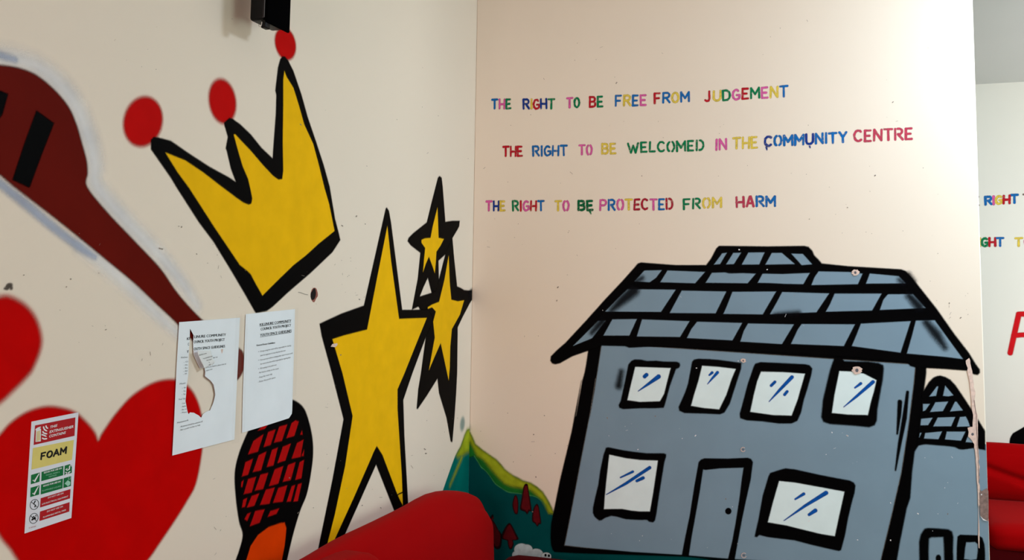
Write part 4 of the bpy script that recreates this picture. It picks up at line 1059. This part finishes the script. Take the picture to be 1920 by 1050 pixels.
bm_obj('wall_bracket', rbox((-0.0, -1.665, 2.33), (0.052, -1.615, 2.44), 0.006), M['plastic'], t)
bm_obj('edge_highlight', rbox((0.0936, -1.6912, 2.172), (0.0952, -1.6895, 2.52), 0.0004, 1), M['strip'], t)
bm_obj('clip', rbox((0.084, -1.690, 2.146), (0.098, -1.668, 2.166), 0.003), M['plastic'], t)
bm = bmesh.new()
ringp = [Vector((0.083 - 0.012 * math.cos(a) * .4, -1.688 - .002 + 0.0 * a, 2.158 + 0.010 * math.sin(a))) for a in (math.pi * i / 10 + math.pi * .9 for i in range(11))]
cuv = []
for i, p in enumerate(ringp):
    for k in range(6):
        an = k * math.pi / 3
        cuv.append(bm.verts.new(p + Vector((0.0012 * math.cos(an), 0.0012 * math.sin(an), 0.0006 * math.sin(an)))))
for i in range(len(ringp) - 1):
    for k in range(6):
        bm.faces.new((cuv[i * 6 + k], cuv[i * 6 + (k + 1) % 6], cuv[i * 6 + 6 + (k + 1) % 6], cuv[i * 6 + 6 + k]))
bm_obj('wire_loop', bm, M['steel'], t)

# ------------------------------------------------------------------ red sofas
def puff_box(name, lo, hi, e, mat, parent, bulge=0.0, nseg=18, wr=0.0, seed=1, sag=0.0, creases=()):
    """soft upholstered block: superellipsoid-like rounded box with a slight bulge and wrinkles (local coordinates)"""
    bm = bmesh.new()
    bmesh.ops.create_cube(bm, size=2)
    bmesh.ops.subdivide_edges(bm, edges=list(bm.edges), cuts=nseg, use_grid_fill=True)
    c = Vector([(lo[i] + hi[i]) / 2 for i in range(3)])
    h = Vector([(hi[i] - lo[i]) / 2 for i in range(3)])
    r = random.Random(seed)
    ph = [r.uniform(0, 6.28) for _ in range(6)]
    for v in bm.verts:
        q = Vector(v.co)
        core = Vector([max(-(h[i] - e[i]), min(h[i] - e[i], q[i] * h[i])) for i in range(3)])
        d = Vector([(q[i] * h[i] - core[i]) / e[i] if e[i] > 0 else 0 for i in range(3)])
        l = d.length
        mx = max(abs(d[0]), abs(d[1]), abs(d[2]))
        if l > 1e-6:
            d = d * (mx / l)
        p = core + Vector([d[i] * e[i] for i in range(3)])
        bf = (1 - q[0] ** 2) * (1 - q[2] ** 2)
        p.y += -bulge * bf if q[1] < 0 else 0
        bt = (1 - q[0] ** 2) * (1 - q[1] ** 2)
        p.z += bulge * bt if q[2] > 0 else 0
        if sag and q[2] > -.6:
            p.z -= sag * max(0.0, (q[0] - .42) / .48) ** 2 * (q[2] + .6) / 1.6
        if wr:
            p.y -= wr * (math.sin(9 * p.x + 14 * p.z + ph[0]) * .5 + math.sin(21 * p.x - 11 * p.z + ph[1]) * .3)
            p.z += min(wr, .003) * .6 * math.sin(11 * p.x + 6 * p.y + ph[2])
        for x0, z0, x1, z1, dep, wid in creases:        # pressed-in folds on the front face
            if q[1] < 0:
                g = c + p
                t_ = max(0.0, min(1.0, ((g.x - x0) * (x1 - x0) + (g.z - z0) * (z1 - z0)) / ((x1 - x0) ** 2 + (z1 - z0) ** 2)))
                dd = math.hypot(g.x - x0 - t_ * (x1 - x0), g.z - z0 - t_ * (z1 - z0))
                p.y += dep * math.exp(-(dd / wid) ** 2)
        v.co = c + p
    me = bpy.data.meshes.new(name)
    bm.to_mesh(me); bm.free()
    me.polygons.foreach_set('use_smooth', [True] * len(me.polygons))
    return link(name, me, mat, parent)

def sofa(loc, rz, length, top, label, near_proud=0.0, arm_h=0.45, seat_z=0.42, sag=0.0, creases=(), cuts=26, back_d=0.17, group='red sofas', wr=.004):
    t = thing('red_sofa', loc, label, 'sofa', group, rz)
    hl = length / 2
    aw = 0.18
    puff_box('base', (-hl + .02, -.84, .10), (hl - .02, -.10, .30), (.03, .03, .03), M['sofashade'], t)
    puff_box('back_frame', (-hl + .03, -.10, .12), (hl - .03, -.012, top - .14), (.05, .03, .05), M['sofa'], t)
    puff_box('backrest', (-hl + .005, -.02 - back_d, .30), (hl - .005, -.016, top), (.20, .08, .16), M['sofa'], t, .008, cuts, wr, 3, sag, creases)
    if near_proud:                                  # a loose cushion in front of the nearer half of the back
        puff_box('back_cushion', (-hl + .02, -.02 - back_d - near_proud, .32), (-.02, -.06, top - .006), (.17, .075, .14), M['sofa'], t, .014, 22, wr, 8)
    for k, (a, b_) in enumerate(((-hl + aw, 0.0), (0.0, hl - aw))):
        puff_box('seat_cushion', (a + .004, -.86, seat_z - .14), (b_ - .004, -.15, seat_z), (.05, .06, .055), M['sofa'], t, .015, 16, .003, 5 + k)
    for a, b_ in ((-hl, -hl + aw), (hl - aw, hl)):
        puff_box('arm', (a, -.86, .08), (b_, -.19, arm_h), (.085, .08, .085), M['sofashade'], t, .006, 16, .003, 11)
    for x in (-hl + .12, hl - .12):
        for y in (-.76, -.14):
            bm = bmesh.new()
            bmesh.ops.create_cone(bm, cap_ends=True, segments=16, radius1=.022, radius2=.03, depth=.11)
            for v in bm.verts: v.co += Vector((x, y, .055))
            me = bpy.data.meshes.new('foot'); bm.to_mesh(me); bm.free()
            link('foot', me, M['foot'], t)
    return t
sofa((0.006, -1.14, 0), math.pi / 2, 2.1, 0.79, 'red fabric sofa along the left wall below the stars', near_proud=.07, sag=.095, arm_h=.475)
sofa((3.04, YF - 0.02, 0), 0, 2.0, 0.638, 'red fabric sofa seen past the free wall end at the right edge', arm_h=.38, seat_z=.33, wr=.003, cuts=90,
     creases=((-.78, .535, -.5, .44, .022, .022), (-.5, .44, -.1, .40, .015, .03)))
